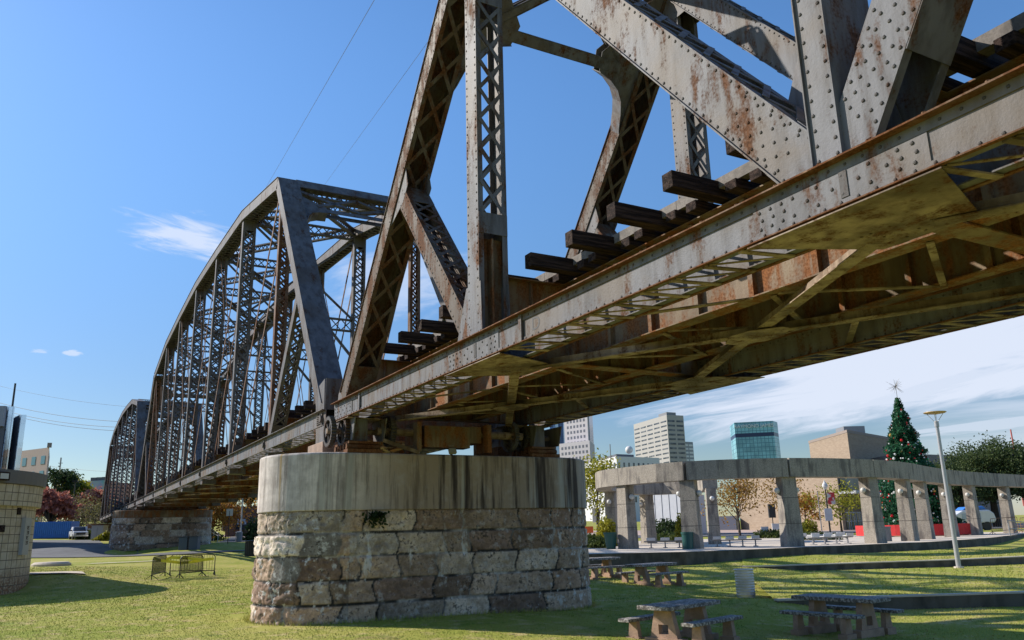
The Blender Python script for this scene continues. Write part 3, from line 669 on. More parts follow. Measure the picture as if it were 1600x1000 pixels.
        mb.beam(pt(.885, 1.0)+nn*.1, pt(.955, WT/2)+nn*.1, .1, .14, u); mb.beam(pt(.885, WT-1.0)+nn*.1, pt(.955, WT/2)+nn*.1, .1, .14, u)
        mb.build('portal_frame', M_GREY, T)
    for i in range(1, 8):                 # sway frames and top laterals
        mb = MB(); x = nx[i]; h = HT[i]
        tlat(mb, XZ(x, .3, h-.15), XZ(x, WT-.3, h-.15), .42, zz)
        if 1 < i < 7:
            tlat(mb, XZ(x, .3, 6.9), XZ(x, WT-.3, 6.9), .55, zz)
            mb.beam(XZ(x, .3, 7.2), XZ(x, WT-.3, h-.45), .09, .09); mb.beam(XZ(x+.1, WT-.3, 7.2), XZ(x+.1, .3, h-.45), .09, .09)
            for s in (0, 1):
                Yf = (lambda v: v) if s == 0 else (lambda v: WT-v)
                mb.beam(XZ(x, Yf(.3), 5.4), XZ(x, Yf(1.4), 6.65), .09, .12)
        mb.build('sway_frame', M_GREY, T)
        if i < 7:
            x2, h2 = nx[i+1], HT[i+1]; mb = MB(); pA, pB, pC, pD = XZ(x, .3, h), XZ(x2, WT-.3, h2), XZ(x, WT-.3, h), XZ(x2, .3, h2)
            for a, b, d in ((pA, pB, 0), (pC, pD, .12)):
                o = A(0, 0, d); nn = np.cross(b-a, (0, 1, 0)); tlat(mb, a+o, b+o, .3, A(0, 0, 1))
            mb.build('top_lateral', M_GREY, T)
    for x in nx:
        mb = MB(); mb.box(x-.012, x+.012, .36, WT-.36, BZ-.33, BZ+1.2)
        for z in (-.35, 1.2): mb.box(x-.16, x+.16, .36, WT-.36, BZ+z, BZ+z+.022)
        mb.build('floor_beam', M_STR, T)
        for yy in (.08, WT-.08):
            b = MB(); b.box(x-.28, x+.28, yy-.34, yy+.34, BZ-.30, BZ-.06); b.build('hanger_bracket', M_GREY, T)
    for y in (1.75, WT-1.75):
        mb = MB(); mb.box(nx[8], nx[0], y-.012, y+.012, BZ-.1, BZ+1.24)
        for z in (-.12, 1.24): mb.box(nx[8], nx[0], y-.15, y+.15, BZ+z, BZ+z+.02)
        mb.build('stringer', M_STR, T)
    for i in range(8):
        for a, b, d in (((nx[i], .6), (nx[i+1], WT-.6), -.12), ((nx[i], WT-.6), (nx[i+1], .6), -.15)):
            mb = MB(); mb.beam((a[0], a[1], BZ+d), (b[0], b[1], BZ+d), .14, .06); mb.build('lateral_brace', M_OCHRE, T)
    n = 95
    for k in range(n):
        x = nx[0]-.3-k*(8*Q-.6)/(n-1); lg = k % 2 == 0; mb = MB(); mb.box(x-.13, x+.13, .5 if lg else .9, WT-.5, BZ+1.27, BZ+1.57+random.uniform(-.015, .015)); mb.build('tie', M_TIE, T)
    return T
FAR = far_span()
THIRD = copy_tree(FAR, (SX-8*Q-1.0, 0, BZ), None, 'small most distant truss span seen at the far left end of the bridge')
LASTX = SX-16*Q-1.5

# ------------------------------------------------------------------ piers
def stadium(hx, ya, yb, cx, ds):        # closed outline, half thickness hx, end centres ya..yb; returns points, outward normals, arc lengths
    pts, nn = [], []; n1 = int((yb-ya)/ds); n2 = int(math.pi*hx/ds)
    for i in range(n1): pts.append((cx+hx, ya+(yb-ya)*i/n1)); nn.append((1, 0))
    for i in range(n2): t = math.pi*i/n2; pts.append((cx+hx*math.cos(t), yb+hx*math.sin(t))); nn.append((math.cos(t), math.sin(t)))
    for i in range(n1): pts.append((cx-hx, yb-(yb-ya)*i/n1)); nn.append((-1, 0))
    for i in range(n2): t = math.pi+math.pi*i/n2; pts.append((cx+hx*math.cos(t), ya+hx*math.sin(t))); nn.append((math.cos(t), math.sin(t)))
    pts, nn = np.array(pts), np.array(nn); d = np.linalg.norm(np.roll(pts, -1, 0)-pts, axis=1); return pts, nn, np.r_[0, np.cumsum(d)[:-1]], d.sum()
def fbm(p, o=4):
    return mnoise.fractal(Vector(p), 1.0, 2.0, o)
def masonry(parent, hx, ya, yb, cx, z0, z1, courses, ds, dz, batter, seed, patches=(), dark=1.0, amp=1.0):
    rnd = random.Random(seed); pts, nn, arc, per = stadium(hx, ya, yb, cx, ds); n = len(pts); m = int((z1-z0)/dz)+1
    ch = (z1-z0)/courses; joints = []
    for c in range(courses):
        js = [rnd.uniform(0, 1.2)]
        while js[-1] < per-1.0: js.append(js[-1]+rnd.choice((.75, 1.05, 1.3, 1.35, 1.6, 1.75)))
        joints.append(js)
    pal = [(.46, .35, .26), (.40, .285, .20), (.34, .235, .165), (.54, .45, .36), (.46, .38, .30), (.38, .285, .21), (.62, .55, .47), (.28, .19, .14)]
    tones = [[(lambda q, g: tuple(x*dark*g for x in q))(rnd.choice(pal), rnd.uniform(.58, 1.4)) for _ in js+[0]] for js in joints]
    prot = [[rnd.uniform(.0, .045) for _ in js+[0]] for js in joints]
    V = np.zeros((m, n, 3)); C = np.ones((m, n, 4))
    for j in range(m):
        z = z0+(z1-z0)*j/(m-1); c = min(courses-1, int((z-z0)/ch)); fz = min(z-z0-c*ch, (c+1)*ch-(z-z0))
        bt = batter*(1-(z-z0)/(z1-z0))
        for i in range(n):
            s = arc[i]; s += .05*math.sin(z*9+i*.03); js = joints[c]; k = 0
            while k < len(js) and js[k] < s: k += 1
            e = min(abs(s-js[k]) if k < len(js) else per-s+js[0], abs(s-js[k-1]) if k else s+.1)
            jd = .034 + .012*abs(fbm((pts[i][0]*1.5, pts[i][1]*1.5, z*2)))
            e2 = min(e, fz); t = max(0, min(1, (e2-jd*.5)/.028)); t = t*t*(3-2*t)
            p3 = (pts[i][0], pts[i][1], z); col = tones[c][k]; patch = False
            for (a, b, cc) in patches:
                if cc == c and a < s-per < b: patch = True
            if patch: d = .03; col = (.24, .225, .205)
            else:
                endz = 1.0+1.2*max(0, min(1, (-p3[1]-.6)/1.2))
                d = t*(.025+prot[c][k]*.7) + t*(.022*endz*fbm((p3[0]*2.6, p3[1]*2.6, z*2.6+7))-.05*max(0, fbm((p3[0]*5, p3[1]*5, z*7), 6)-.12)+.022*fbm((p3[0]*11, p3[1]*11, z*13), 5))*amp
                if t < .25: g = max(0, min(1, .5+1.6*fbm((p3[0]*.9, p3[1]*.9, z*.9+3)))); q = .03+.42*g**4; col = (q, q*.96, q*.92)
            V[j, i] = (pts[i][0]+nn[i][0]*(d+bt), pts[i][1]+nn[i][1]*(d+bt), z); C[j, i, :3] = col
    fs = [(r*n+c, r*n+(c+1) % n, (r+1)*n+(c+1) % n, (r+1)*n+c) for r in range(m-1) for c in range(n)]
    o = npmesh('masonry_base', V.reshape(-1, 3), fs, M_STONE, parent)
    at = o.data.color_attributes.new('Col', 'FLOAT_COLOR', 'POINT'); at.data.foreach_set('color', C.reshape(-1).astype(np.float32)); return o
def cap(parent, hx, ya, yb, cx, z0, z1, ds=.12, name='concrete_cap', material=None, r=.05):
    pts, nn, arc, per = stadium(hx, ya, yb, cx, ds); n = len(pts); V = []
    prof = [(-.4, z0), (-.01, z0), (0, z0+.02)]+[(0, z0+.02+(z1-z0-.04)*k/6) for k in range(1, 6)]+[(0, z1-r), (-r*.3, z1-r*.3), (-r, z1)]
    for d, z in prof: V.append(np.c_[pts+nn*d, np.full(n, z)])
    V = np.concatenate(V); V = np.r_[V, [[cx, (ya+yb)/2, z1]]]; m = len(prof); mb = MB(); mb.v = [tuple(x) for x in V]
    mb.f = [(a*n+c, a*n+(c+1) % n, (a+1)*n+(c+1) % n, (a+1)*n+c) for a in range(m-1) for c in range(n)]+[tuple((m-1)*n+i for i in range(n))]
    mb.v.pop(); return mb.build(name, material or M_CAP, parent)
T = thing('bridge_pier', 'near bridge pier of rough stone courses under a streaked pale concrete cap', 'bridge pier', (-.8, 2.8, 0))
masonry(T, 1.79, -.28, 5.76, -.82, -.14, 2.68, 5, .036, .034, .07, 5, patches=((-1.15, -.25, 3), (-1.95, -1.2, 2)))
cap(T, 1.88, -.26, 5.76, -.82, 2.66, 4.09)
T2 = thing('bridge_pier', 'distant bridge pier of blackened stone standing beside the road', 'bridge pier', (-60.85, 2.0, 1.5))
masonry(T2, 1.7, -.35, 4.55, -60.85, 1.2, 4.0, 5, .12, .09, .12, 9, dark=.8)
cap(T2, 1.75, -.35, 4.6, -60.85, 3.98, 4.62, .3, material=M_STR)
x3 = SX-16*Q-1.7; T3 = thing('bridge_pier', 'dark pier under the farthest end of the most distant truss span', 'bridge pier', (x3, 2.2, 2))
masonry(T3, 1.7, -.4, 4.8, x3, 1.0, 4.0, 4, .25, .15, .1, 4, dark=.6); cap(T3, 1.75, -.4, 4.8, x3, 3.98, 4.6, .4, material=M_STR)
# bearings, gear wheels and shaft on the near pier
CZ = 4.09
def gear(mb, c, r, w, nt_=30, ax=(0, 1, 0)):
    c = np.asarray(c, float); ax = nrm(ax); a = A(1, 0, 0); b = np.cross(ax, a); k = nt_*2
    ro = lambda i: r*(1.0 if (i//1) % 2 == 0 else .90)
    for ring in ((.70, .92), ):
        vs = []
        for s in (-1, 1):
            for rad in ('in', 'out'):
                for i in range(k):
                    t = 2*math.pi*i/k; q = r*.74 if rad == 'in' else ro(i); vs.append(c+(a*math.cos(t)+b*math.sin(t))*q+ax*s*w/2)
        fs = []
        for i in range(k):
            j = (i+1) % k; fs += [(i, j, k+j, k+i)[::-1], (2*k+i, 2*k+j, 3*k+j, 3*k+i), (k+i, k+j, 3*k+j, 3*k+i)[::-1], (i, j, 2*k+j, 2*k+i)]
        mb.add(vs, fs)
    for i in range(5): t = 2*math.pi*i/5+.3; mb.beam(c+(a*math.cos(t)+b*math.sin(t))*r*.15, c+(a*math.cos(t)+b*math.sin(t))*r*.76, w*.6, r*.13, np.cross(ax, a*math.cos(t)+b*math.sin(t)))
    mb.cyl(c-ax*w*.8, c+ax*w*.8, r*.22, n=12); return mb
T = thing('bearing_gear', 'toothed gear wheels and rusty rocker shoes carrying the bridge on the near pier cap', 'bridge bearing', (.2, 2.7, CZ))
for y0 in (0.0, WT):
    for x, y in ((.12, y0-.62), (.30, y0-.30), (.62, y0+.85 if y0 == 0 else y0-.85)):
        gear(MB(), (x, y, BZ-.35), .42, .13).build('gear_wheel', M_RIV, T)
    mb = MB(); mb.box(-.35, 1.05, y0-.42, y0+.52, CZ+.0, CZ+.09); mb.box(-.25, .95, y0-.36, y0+.46, CZ+.24, CZ+.30)
    for k in range(5): mb.cyl((-.1+k*.24, y0-.40, CZ+.165), (-.1+k*.24, y0+.5, CZ+.165), .075, n=12)
    mb.build('rocker_shoe', M_EDGE, T)
    mb = MB(); mb.box(.0, .75, y0-.20, y0+.20, CZ+.302, BZ-.06)
    for yy in (y0-.24, y0+.60): mb.prism([(-.05, yy, BZ-.06), (1.05, yy, BZ-.06), (.85, yy, CZ+.34), (.1, yy, CZ+.34)], (0, .03, 0))
    mb.build('saddle', M_PAINT, T)
mb = MB(); mb.cyl((.30, -.75, BZ-.35), (.30, WT+.75, BZ-.35), .075, n=12); mb.cyl((.62, .5, BZ-.35), (.62, WT-.5, BZ-.35), .11, n=12); mb.build('drive_shaft', M_OCHRE, T, smooth=False)
mb = MB(); mb.box(.45, .9, 1.75, 3.1, CZ+.20, BZ-.18); mb.box(.1, 1.0, 1.5, 1.62, CZ+.08, BZ-.1); mb.box(.1, 1.0, 3.6, 3.72, CZ+.08, BZ-.1); mb.box(.2, .8, 3.1, 3.5, CZ+.35, BZ-.15); mb.build('gear_box', M_STR, T)
mb = MB(); mb.beam((.95, .55, CZ+.34), (1.0, 1.55, CZ+.03), .10, .09); mb.beam((.6, .9, CZ+.22), (.9, 2.6, CZ+.25), .05, .05); mb.build('lever_arm', M_OCHRE, T)
for y0, w in ((0.0, 1), (WT, 2)):
    T = thing('bearing_pedestal', ('stone-coloured block under the far span beside the gear wheels' if w == 1 else 'dark block under the far span at the hidden side of the pier cap'), 'bearing block', (-1.5, y0, CZ))
    mb = MB(); mb.box(-2.25, -.75, y0-.55, y0+.5, CZ-.002, CZ+.46); mb.build('base_block', M_EDGE if w == 2 else mat('red_brown_block', speck((.25, .17, .125), .3, 5), .85), T, bevel=.015)
    mb = MB(); mb.box(-2.0, -.9, y0-.40, y0+.4, CZ+.462, BZ-.02); mb.build('upper_block', M_PAINT, T, bevel=.01)
T = thing('flood_light', 'small flat floodlight on the front edge of the pier cap', 'floodlight', (1.0, 2.5, CZ))
mb = MB(); mb.obox((1.05, 2.5, CZ+.09), (.04, 0, .02), (0, .10, 0), (-.03, 0, .06)); mb.build('lamp_head', flat('lamp_housing', (.30, .28, .22)), T); mb = MB(); mb.box(.95, 1.0, 2.47, 2.53, CZ-.01, CZ+.08); mb.build('bracket', M_RIV, T)
plant = MB(); 
pc = A(1.05, .35, 2.60)
for i in range(160):
    q = pc+A(random.uniform(0, .16), random.gauss(0, .13), -abs(random.gauss(0, .17))); d = nrm(rng.normal(size=3))*.05; e = nrm(rng.normal(size=3))*.03
    plant.add([q-d-e, q+d-e, q+d+e, q-d+e], [(0, 1, 2, 3)])
tag(plant.build('fern', M_DKG), 'small dark fern growing from the joint below the pier cap', 'fern')

# ------------------------------------------------------------------ vegetation
def leafquads(centres, size, flatness=.6):
    n = len(centres); a = rng.normal(size=(n, 3)); a /= np.linalg.norm(a, axis=1)[:, None]; b = rng.normal(size=(n, 3)); b -= a*(a*b).sum(1)[:, None]; b /= np.linalg.norm(b, axis=1)[:, None]
    s = size*rng.uniform(.6, 1.35, (n, 1)); c = np.asarray(centres)
    V = np.stack([c-a*s, c-b*s*flatness, c+a*s, c+b*s*flatness], 1).reshape(-1, 3); return V, np.arange(n*4).reshape(-1, 4)
def tree(label, cat, base, h, r, leaf, nleaf, lsize, trunk_h=.3, tr=.14, nlimb=9, clump=.5, name='tree', shape=1.0, group=None, droop=0, seed=0, lean=(0, 0), fill=.55):
    global rng
    rng = np.random.default_rng(seed+11); rd = random.Random(seed); base = np.asarray(base, float)
    T = thing(name, label, cat, base, group); mb = MB(); fork = base+A(lean[0]*.4, lean[1]*.4, h*trunk_h); top = base+A(lean[0], lean[1], h*.93)
    mb.tube([base-A(0, 0, .3), (base+fork)/2+A(rd.uniform(-.05, .05)*h*.2, 0, 0), fork], [tr*1.25, tr, tr*.85], 7)
    mid = fork+(top-fork)*.5+A(rd.uniform(-.1, .1)*r, rd.uniform(-.1, .1)*r, 0); mb.tube([fork, mid, top], [tr*.8, tr*.45, tr*.1], 6)
    ends = [top]; cz = base[2]+h*(trunk_h*.8+1)/2; hz = h*(1-trunk_h*.8)/2
    for i in range(nlimb):
        t = rd.uniform(0, .75); s = fork+(top-fork)*t; an = i*2.4+rd.uniform(-.4, .4); zz2 = rd.uniform(-.55, .85)
        rad = r*math.sqrt(max(.05, 1-(abs(zz2)**(2/shape))))*rd.uniform(.7, 1.0)
        e = A(base[0]+lean[0]*.6+math.cos(an)*rad, base[1]+lean[1]*.6+math.sin(an)*rad, max(cz+zz2*hz, s[2]-.1*h*droop+.02*h))
        k = (s+e)/2+A(0, 0, rad*.12); mb.tube([s, k, e], [tr*.42, tr*.26, tr*.07], 5); ends += [e, k]
        for j in range(3):
            q = k+(e-k)*rd.uniform(.1, .9); w = q+A(rd.gauss(0, .28)*r, rd.gauss(0, .28)*r, rd.gauss(.05, .2)*r); mb.tube([q, w], [tr*.14, tr*.04], 4); ends.append(w)
    mb.build('trunk', M_BARK, T)
    ends = np.array(ends); k = rng.integers(0, len(ends), nleaf); c = ends[k]+rng.normal(size=(nleaf, 3))*r*clump*A(.42, .42, .30)
    extra = int(nleaf*(fill-.3)) if fill > .3 else 0
    V, Fq = leafquads(c, lsize); npmesh('crown', V, Fq, leaf, T); return T
def bush(label, cat, base, rx, ry, h, leaf, n, ls, name='bush', group=None, seed=0):
    global rng
    rng = np.random.default_rng(seed+5); base = np.asarray(base, float); d = rng.normal(size=(n, 3)); d[:, 2] = abs(d[:, 2]); d /= np.linalg.norm(d, axis=1)[:, None]
    lump = np.array([1+.28*fbm(tuple(x*2.1+seed)) for x in d]); c = base+d*lump[:, None]*rng.uniform(.55, 1.0, (n, 1))*A(rx, ry, h)
    V, Fq = leafquads(c, ls); T = thing(name, label, cat, base, group); npmesh('foliage', V, Fq, leaf, T)
    mb = MB()
    for i in range(5): mb.tube([base-A(0, 0, .1), base+A(random.uniform(-.5, .5)*rx, random.uniform(-.5, .5)*ry, h*.7)], [.04, .015], 5)
    mb.build('stem', M_BARK, T); return T
def bigtree(label, cat, base, r, h, leaf, nclump, per, ls, name='tree', seed=0, group=None, trunk=.3):
    global rng
    rng = np.random.default_rng(seed+3); base = np.asarray(base, float); T = thing(name, label, cat, base, group); mb = MB(); C = []
    mb.tube([base-A(0, 0, .5), base+A(0, 0, h*trunk)], [h*.05, h*.035], 8)
    for i in range(nclump):
        d = rng.normal(size=3); d /= np.linalg.norm(d); d[2] = d[2] if d[2] > -.35 else -d[2]
        c = base+A(0, 0, h*.55)+d*A(r, r, h*.44)*rng.uniform(.55, 1.0); C.append(c)
        if i % 3 == 0: mb.tube([base+A(0, 0, h*trunk), (base+A(0, 0, h*.4)+c)/2, c], [h*.02, h*.012, .02], 5)
    mb.build('trunk', M_BARK, T)
    C = np.repeat(np.array(C), per, 0); c = C+rng.normal(size=C.shape)*A(r, r, r*.7)*.13; V, Fq = leafquads(c, ls); npmesh('crown', V, Fq, leaf, T); return T

# ------------------------------------------------------------------ picnic tables
M_TOP = mat('speckled_table_top', lambda t, P, b: (MIX(t, SS(t, NOISE(t, P, 17, 8, .76), .45, .60), (.085, .073, .066), (.43, .40, .37)), NOISE(t, P, 30, 3), .3), .75)
M_TLEG = mat('tan_precast_concrete', speck((.36, .235, .165), .22, 5, .3), .85)
def picnic(label, loc, rz):
    T = thing('picnic_table', label, 'picnic table', (0, 0, 0), 'concrete picnic tables on the lawn')
    mb = MB(); mb.box(-.98, .98, -.40, .40, .66, .745); mb.build('table_top', M_TOP, T, bevel=.015)
    for s in (-1, 1):
        mb = MB(); mb.box(-.95, .95, s*.78-.15, s*.78+.15, .385, .455); mb.build('bench_seat', M_TOP, T, bevel=.012)
    for x in (-.58, .58):
        mb = MB(); o = [(x-.07, -.33, .10), (x-.07, -.12, .10), (x-.07, -.12, .36), (x-.07, .12, .36), (x-.07, .12, .10), (x-.07, .33, .10), (x-.07, .20, .655), (x-.07, -.20, .655)]
        mb.prism([o[0], o[1], o[2], o[7]], (.14, 0, 0)); mb.prism([o[2], o[3], o[6], o[7]], (.14, 0, 0)); mb.prism([o[3], o[4], o[5], o[6]], (.14, 0, 0)); mb.prism([(x-.069, -.12, .10), (x-.069, .12, .10), (x-.069, .12, .17), (x-.069, -.12, .17)], (.138, 0, 0))
        mb.box(x-.12, x+.12, -.45, .45, -.25, .10); mb.build('leg', M_TLEG, T)
        for s in (-1, 1):
            mb = MB(); y = s*.78; mb.prism([(x-.06, y-.13, .07), (x-.06, y+.13, .07), (x-.06, y+.09, .38), (x-.06, y-.09, .38)], (.12, 0, 0)); mb.box(x-.11, x+.11, y-.17, y+.17, -.25, .068); mb.build('bench_leg', M_TLEG, T)
    T.location = tuple(loc); T.rotation_euler[2] = rz; return T
def heading(dx_, dz_): v = rt0*dx_+fh*dz_; return math.atan2(v[1], v[0])      # direction from camera-right and away parts
t1 = atZ(1066, 1000, CAM[2]-2.3); PT1 = picnic('speckled concrete picnic table cut by the bottom edge, nearest to the pier', t1, heading(.70, .71))
t2 = atZ(1318, 987, CAM[2]-2.33); copy_tree(PT1, t2, heading(.60, -.80), 'picnic table with dark benches standing before the lower retaining wall')
t3 = atZ(1020, 914, CAM[2]-2.0); copy_tree(PT1, t3, heading(.76, .65), 'farther picnic table between the pier and the metal trash drum')
t4 = atZ(930, 903, CAM[2]-1.83); copy_tree(PT1, t4, heading(.86, .5), 'picnic table half hidden behind the right end of the stone pier')
# ribbed steel drum
p = atZ(1166, 934, CAM[2]-2.3); T = thing('trash_drum', 'dented galvanised steel drum standing on the lawn behind the picnic tables', 'trash can', p)
prof = [(.29, -.1), (.29, .04)]
for k in range(9): z = .08+k*.085; prof += [(.292, z), (.318, z+.03), (.292, z+.06)]
prof += [(.30, .86), (.32, .87), (.32, .90), (.30, .90), (.285, .80)]
M_GALV = mat('galvanised_steel', lambda t, P, b: MIX(t, SS(t, NOISE(t, P, 2.2, 3), .35, .68), (.44, .45, .47), (.62, .63, .66)), .42, .35)
MB().lathe(p, prof, 28, False).build('drum_body', M_GALV, T, smooth=True)
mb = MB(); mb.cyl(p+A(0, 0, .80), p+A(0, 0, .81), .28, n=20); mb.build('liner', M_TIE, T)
# lamp post
p = atZ(1498.5, 888.5, .06); T = thing('lamp_post', 'tall grey lamp post with a flat bronze disc head, standing before the retaining wall', 'lamp post', p)
MLP = flat('lamp_post_metal', (.42, .42, .44), .4, .3); mb = MB(); mb.lathe(p, [(.105, -.1), (.10, .3), (.085, 3), (.075, 5.98), (.10, 5.98), (.10, 6.2), (.06, 6.24)], 16); mb.build('pole', MLP, T, smooth=False)
mb = MB(); mb.cyl(p-A(0, 0, .2), p+A(0, 0, .09), .21, .19, 16); mb.build('base', M_PAVE, T)
mb = MB(); mb.lathe(p+A(0, 0, 6.52), [(.02, .0), (.42, .06), (.47, .09), (.46, .11), (.02, .13)], 28); mb.build('disc_head', flat('bronze_disc', (.50, .33, .13), .4, .2), T)
mb = MB()
for k in range(4): t = k*math.pi/2+.5; mb.cyl(p+A(.06*math.cos(t), .06*math.sin(t), 6.2), p+A(.33*math.cos(t), .33*math.sin(t), 6.57), .012, n=5)
mb.build('disc_strut', MLP, T)

# ------------------------------------------------------------------ concrete colonnade
def zpt(lat, f): return floc((lat-.0068*f)*1.033, f*1.067)
frontl = [(5.55, 47.6), (6.4, 45.0), (9.2, 41.6), (14.05, 41.0), (19.3, 43.4), (22.6, 46.4), (25.2, 49.6), (29.3, 54.4), (33.3, 58.6), (38.6, 63.2), (44.0, 67.5), (50, 72)]
backl = [(5.55, 47.6), (6.5, 52.5), (9.9, 59.0), (13.4, 56.5), (12.6, 50.8)]
front = np.array([zpt(*q) for q in frontl]); back = np.array([zpt(*q) for q in backl])
def smooth_path(P_, k=6):
    n = len(P_); out = []
    for i in range(n-1):
        p0, p1, p2, p3 = P_[max(i-1, 0)], P_[i], P_[i+1], P_[min(i+2, n-1)]
        for j in range(k):
            t = j/k; out.append(.5*((2*p1)+(-p0+p2)*t+(2*p0-5*p1+4*p2-p3)*t*t+(-p0+3*p1-3*p2+p3)*t**3))
    out.append(P_[-1]); return np.array(out)
T = thing('colonnade', 'curved grey concrete colonnade ringing the plaza behind the lawn', 'colonnade', (*front[3], PZ))
def loftbeam(name, P_, w, z0, z1):
    n = len(P_); vs = []
    for i in range(n):
        t = nrm(P_[min(i+1, n-1)]-P_[max(i-1, 0)]); nn = A(-t[1], t[0])*w/2; a, b = P_[i]-nn, P_[i]+nn; zt = z0[i] if hasattr(z0, '__len__') else z0
        vs += [(*a, zt), (*a, zt+z1), (*b, zt+z1), (*b, zt)]
    f = [(i*4+k, i*4+(k+1) % 4, (i+1)*4+(k+1) % 4, (i+1)*4+k) for i in range(n-1) for k in range(4)]+[(0, 1, 2, 3), (4*n-1, 4*n-2, 4*n-3, 4*n-4)]
    mb = MB(); mb.add(vs, f); o = mb.build(name, M_CONC, T); import bmesh
    bm = bmesh.new(); bm.from_mesh(o.data); bmesh.ops.recalc_face_normals(bm, faces=bm.faces); bm.to_mesh(o.data); bm.free()
    for pl in o.data.polygons: pl.use_smooth = False
    return o
# straight precast segments between the pillars, with dark joints between them
ring = np.concatenate([back[::-1][:-1], front]); zb_ = np.full(len(ring), PZ+3.52); zb_[-5:] += np.array([.02, .08, .12, .15, .18])
sp = smooth_path(ring, 3); zsp = np.interp(np.linspace(0, 1, len(sp)), np.linspace(0, 1, len(ring)), zb_)
for i in range(0, len(sp)-1, 3):
    seg = sp[i:min(i+4, len(sp))].copy(); d0 = nrm(seg[1]-seg[0]); seg[0] = seg[0]+d0*.006; loftbeam('beam_segment', seg, .95, zsp[i:i+len(seg)], .98)
M_GLOBE = mat('white_globe_glass', speck((.60, .585, .56), .05, 3, 0), .4)
def pillar(q, tang, h, z0):
    t = nrm(tang); n = A(-t[1], t[0]); vs = []
    for z, wt, wn in ((z0-.3, .98, .76), (z0+h*.33, .90, .70), (z0+h*.7, .83, .66), (z0+h-.004, .80, .64)):
        vs.append([np.r_[q+t*a*wt/2+n*b*wn/2, z] for a, b in ((-1, -1), (1, -1), (1, 1), (-1, 1))])
    mb = MB(); k = len(vs); mb.add([v for l in vs for v in l], [(i*4+j, i*4+(j+1) % 4, (i+1)*4+(j+1) % 4, (i+1)*4+j) for i in range(k-1) for j in range(4)]+[(3, 2, 1, 0), (4*k-4, 4*k-3, 4*k-2, 4*k-1)])
    o = mb.build('pillar', M_CONC, T)
    for z, wt, wn in ((z0+h*.33, .90, .70), (z0+h*.7, .83, .66)):
        j = MB(); j.obox((*q, z), (*(t*(wt/2+.004)), 0), (*(n*(wn/2+.004)), 0), (0, 0, .012))
        j.build('joint_line', flat('dark_joint', (.07, .06, .055), .9), o)
    for s in (-1, 1):
        ar = MB()
        c = np.r_[q+t*s*.55, z0+h-.72]; ar.cyl(np.r_[q+t*s*.3, z0+h-.95], c-A(0, 0, .08), .05, n=6); g = MB(); g.ball(c+A(0, 0, .05), .15, 14, 9); ar.build('lamp_arm', M_CONC, o); g.build('globe_lamp', M_GLOBE, o, smooth=True)

for i in (1, 2, 3, 4, 5, 6, 7, 8, 9, 10): pillar(front[i], front[min(i+1, len(front)-1)]-front[i-1], 3.52+(0, 0, 0, 0, 0, 0, 0, .02, .08, .12, .15)[i], PZ)
for i in (1, 2, 4): pillar(back[i], back[min(i+1, len(back)-1)]-back[i-1], 3.52, PZ)
# seats on rails
M_SEAT = flat('white_seat_plastic', (.62, .62, .64), .5); M_RAIL = flat('grey_rail', (.26, .26, .28), .5, .3)
def seats(label, a, b, n):
    a, b = np.r_[a, PZ], np.r_[b, PZ]; u = nrm(b-a); sd = np.cross(u, zz); T = thing('seat_row', label, 'bench', a, 'seat rows on the plaza'); mb = MB(); mb.beam(a+A(0, 0, .36), b+A(0, 0, .36), .08, .07); mb.build('rail', M_RAIL, T)
    l = seglen(a, b)
    for i in range(n):
        c = a+u*(i+.5)*l/n; mb = MB(); mb.beam(c, c+A(0, 0, .33), .07, .07, u); mb.obox(c+A(0, 0, .02), u*.12, sd*.16, (0, 0, .02)); mb.build('leg', M_RAIL, T)
        mb = MB(); mb.obox(c+A(0, 0, .43), u*l/n*.32, sd*.20, (0, 0, .025)); mb.obox(c+A(0, 0, .50)+sd*.19, u*l/n*.32, sd*.02, (0, 0, .07)); mb.build('seat', M_SEAT, T, bevel=.01)
seats('row of white seats behind the leftmost front pillar and green planter', zpt(7.2, 44.6), zpt(10.2, 44.2), 4)
seats('row of white seats between the second and third front pillars', zpt(10.6, 43.6), zpt(13.2, 43.2), 4)
seats('row of grey seats to the right of the widest front pillar', zpt(15.3, 42.4), zpt(18.6, 44.6), 4)
seats('back row of seats in the shade behind the third pillar', zpt(15.6, 47.5), zpt(20.2, 49.5), 5)
def bin_(label, px, py, col, r=.28, h=.85, taper=.8, z=PZ, group='trash bins on the plaza', cat='trash bin', name='trash_bin'):
    p = atZ(px, py, z); T = thing(name, label, cat, p, group); MB().lathe(p, [(r*taper, 0), (r*.96, h*.9), (r*1.05, h*.9), (r*1.05, h), (r*.9, h), (r*.85, h*.6)], 20, False).build('bin_body', col, T, smooth=False)
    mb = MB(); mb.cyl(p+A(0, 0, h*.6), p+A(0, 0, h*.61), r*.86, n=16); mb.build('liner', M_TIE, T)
MGB = flat('green_bin', (.012, .085, .075), .45); MDG = flat('dark_green_slat_bin', (.02, .045, .04), .5); MGR = flat('grey_bin', (.17, .18, .20), .5)
bin_('green tapered planter bin beside the leftmost pillar', 955, 858, MGB, .38, .92, .68)
bin_('green bin leaning against the second front pillar', 1075.5, 858, MGB, .31, .86, .85)
bin_('grey bin standing at the foot of the fourth front pillar', 1386, 846, MGR, .30, .85, .95)
bin_('dark green slatted bin between two pillars before the red barrier', 1436, 840.5, MDG, .33, .9, .95)
bin_('blue grey bin to the right of the lamp post', 1503, 836, MGR, .36, .95, .95)
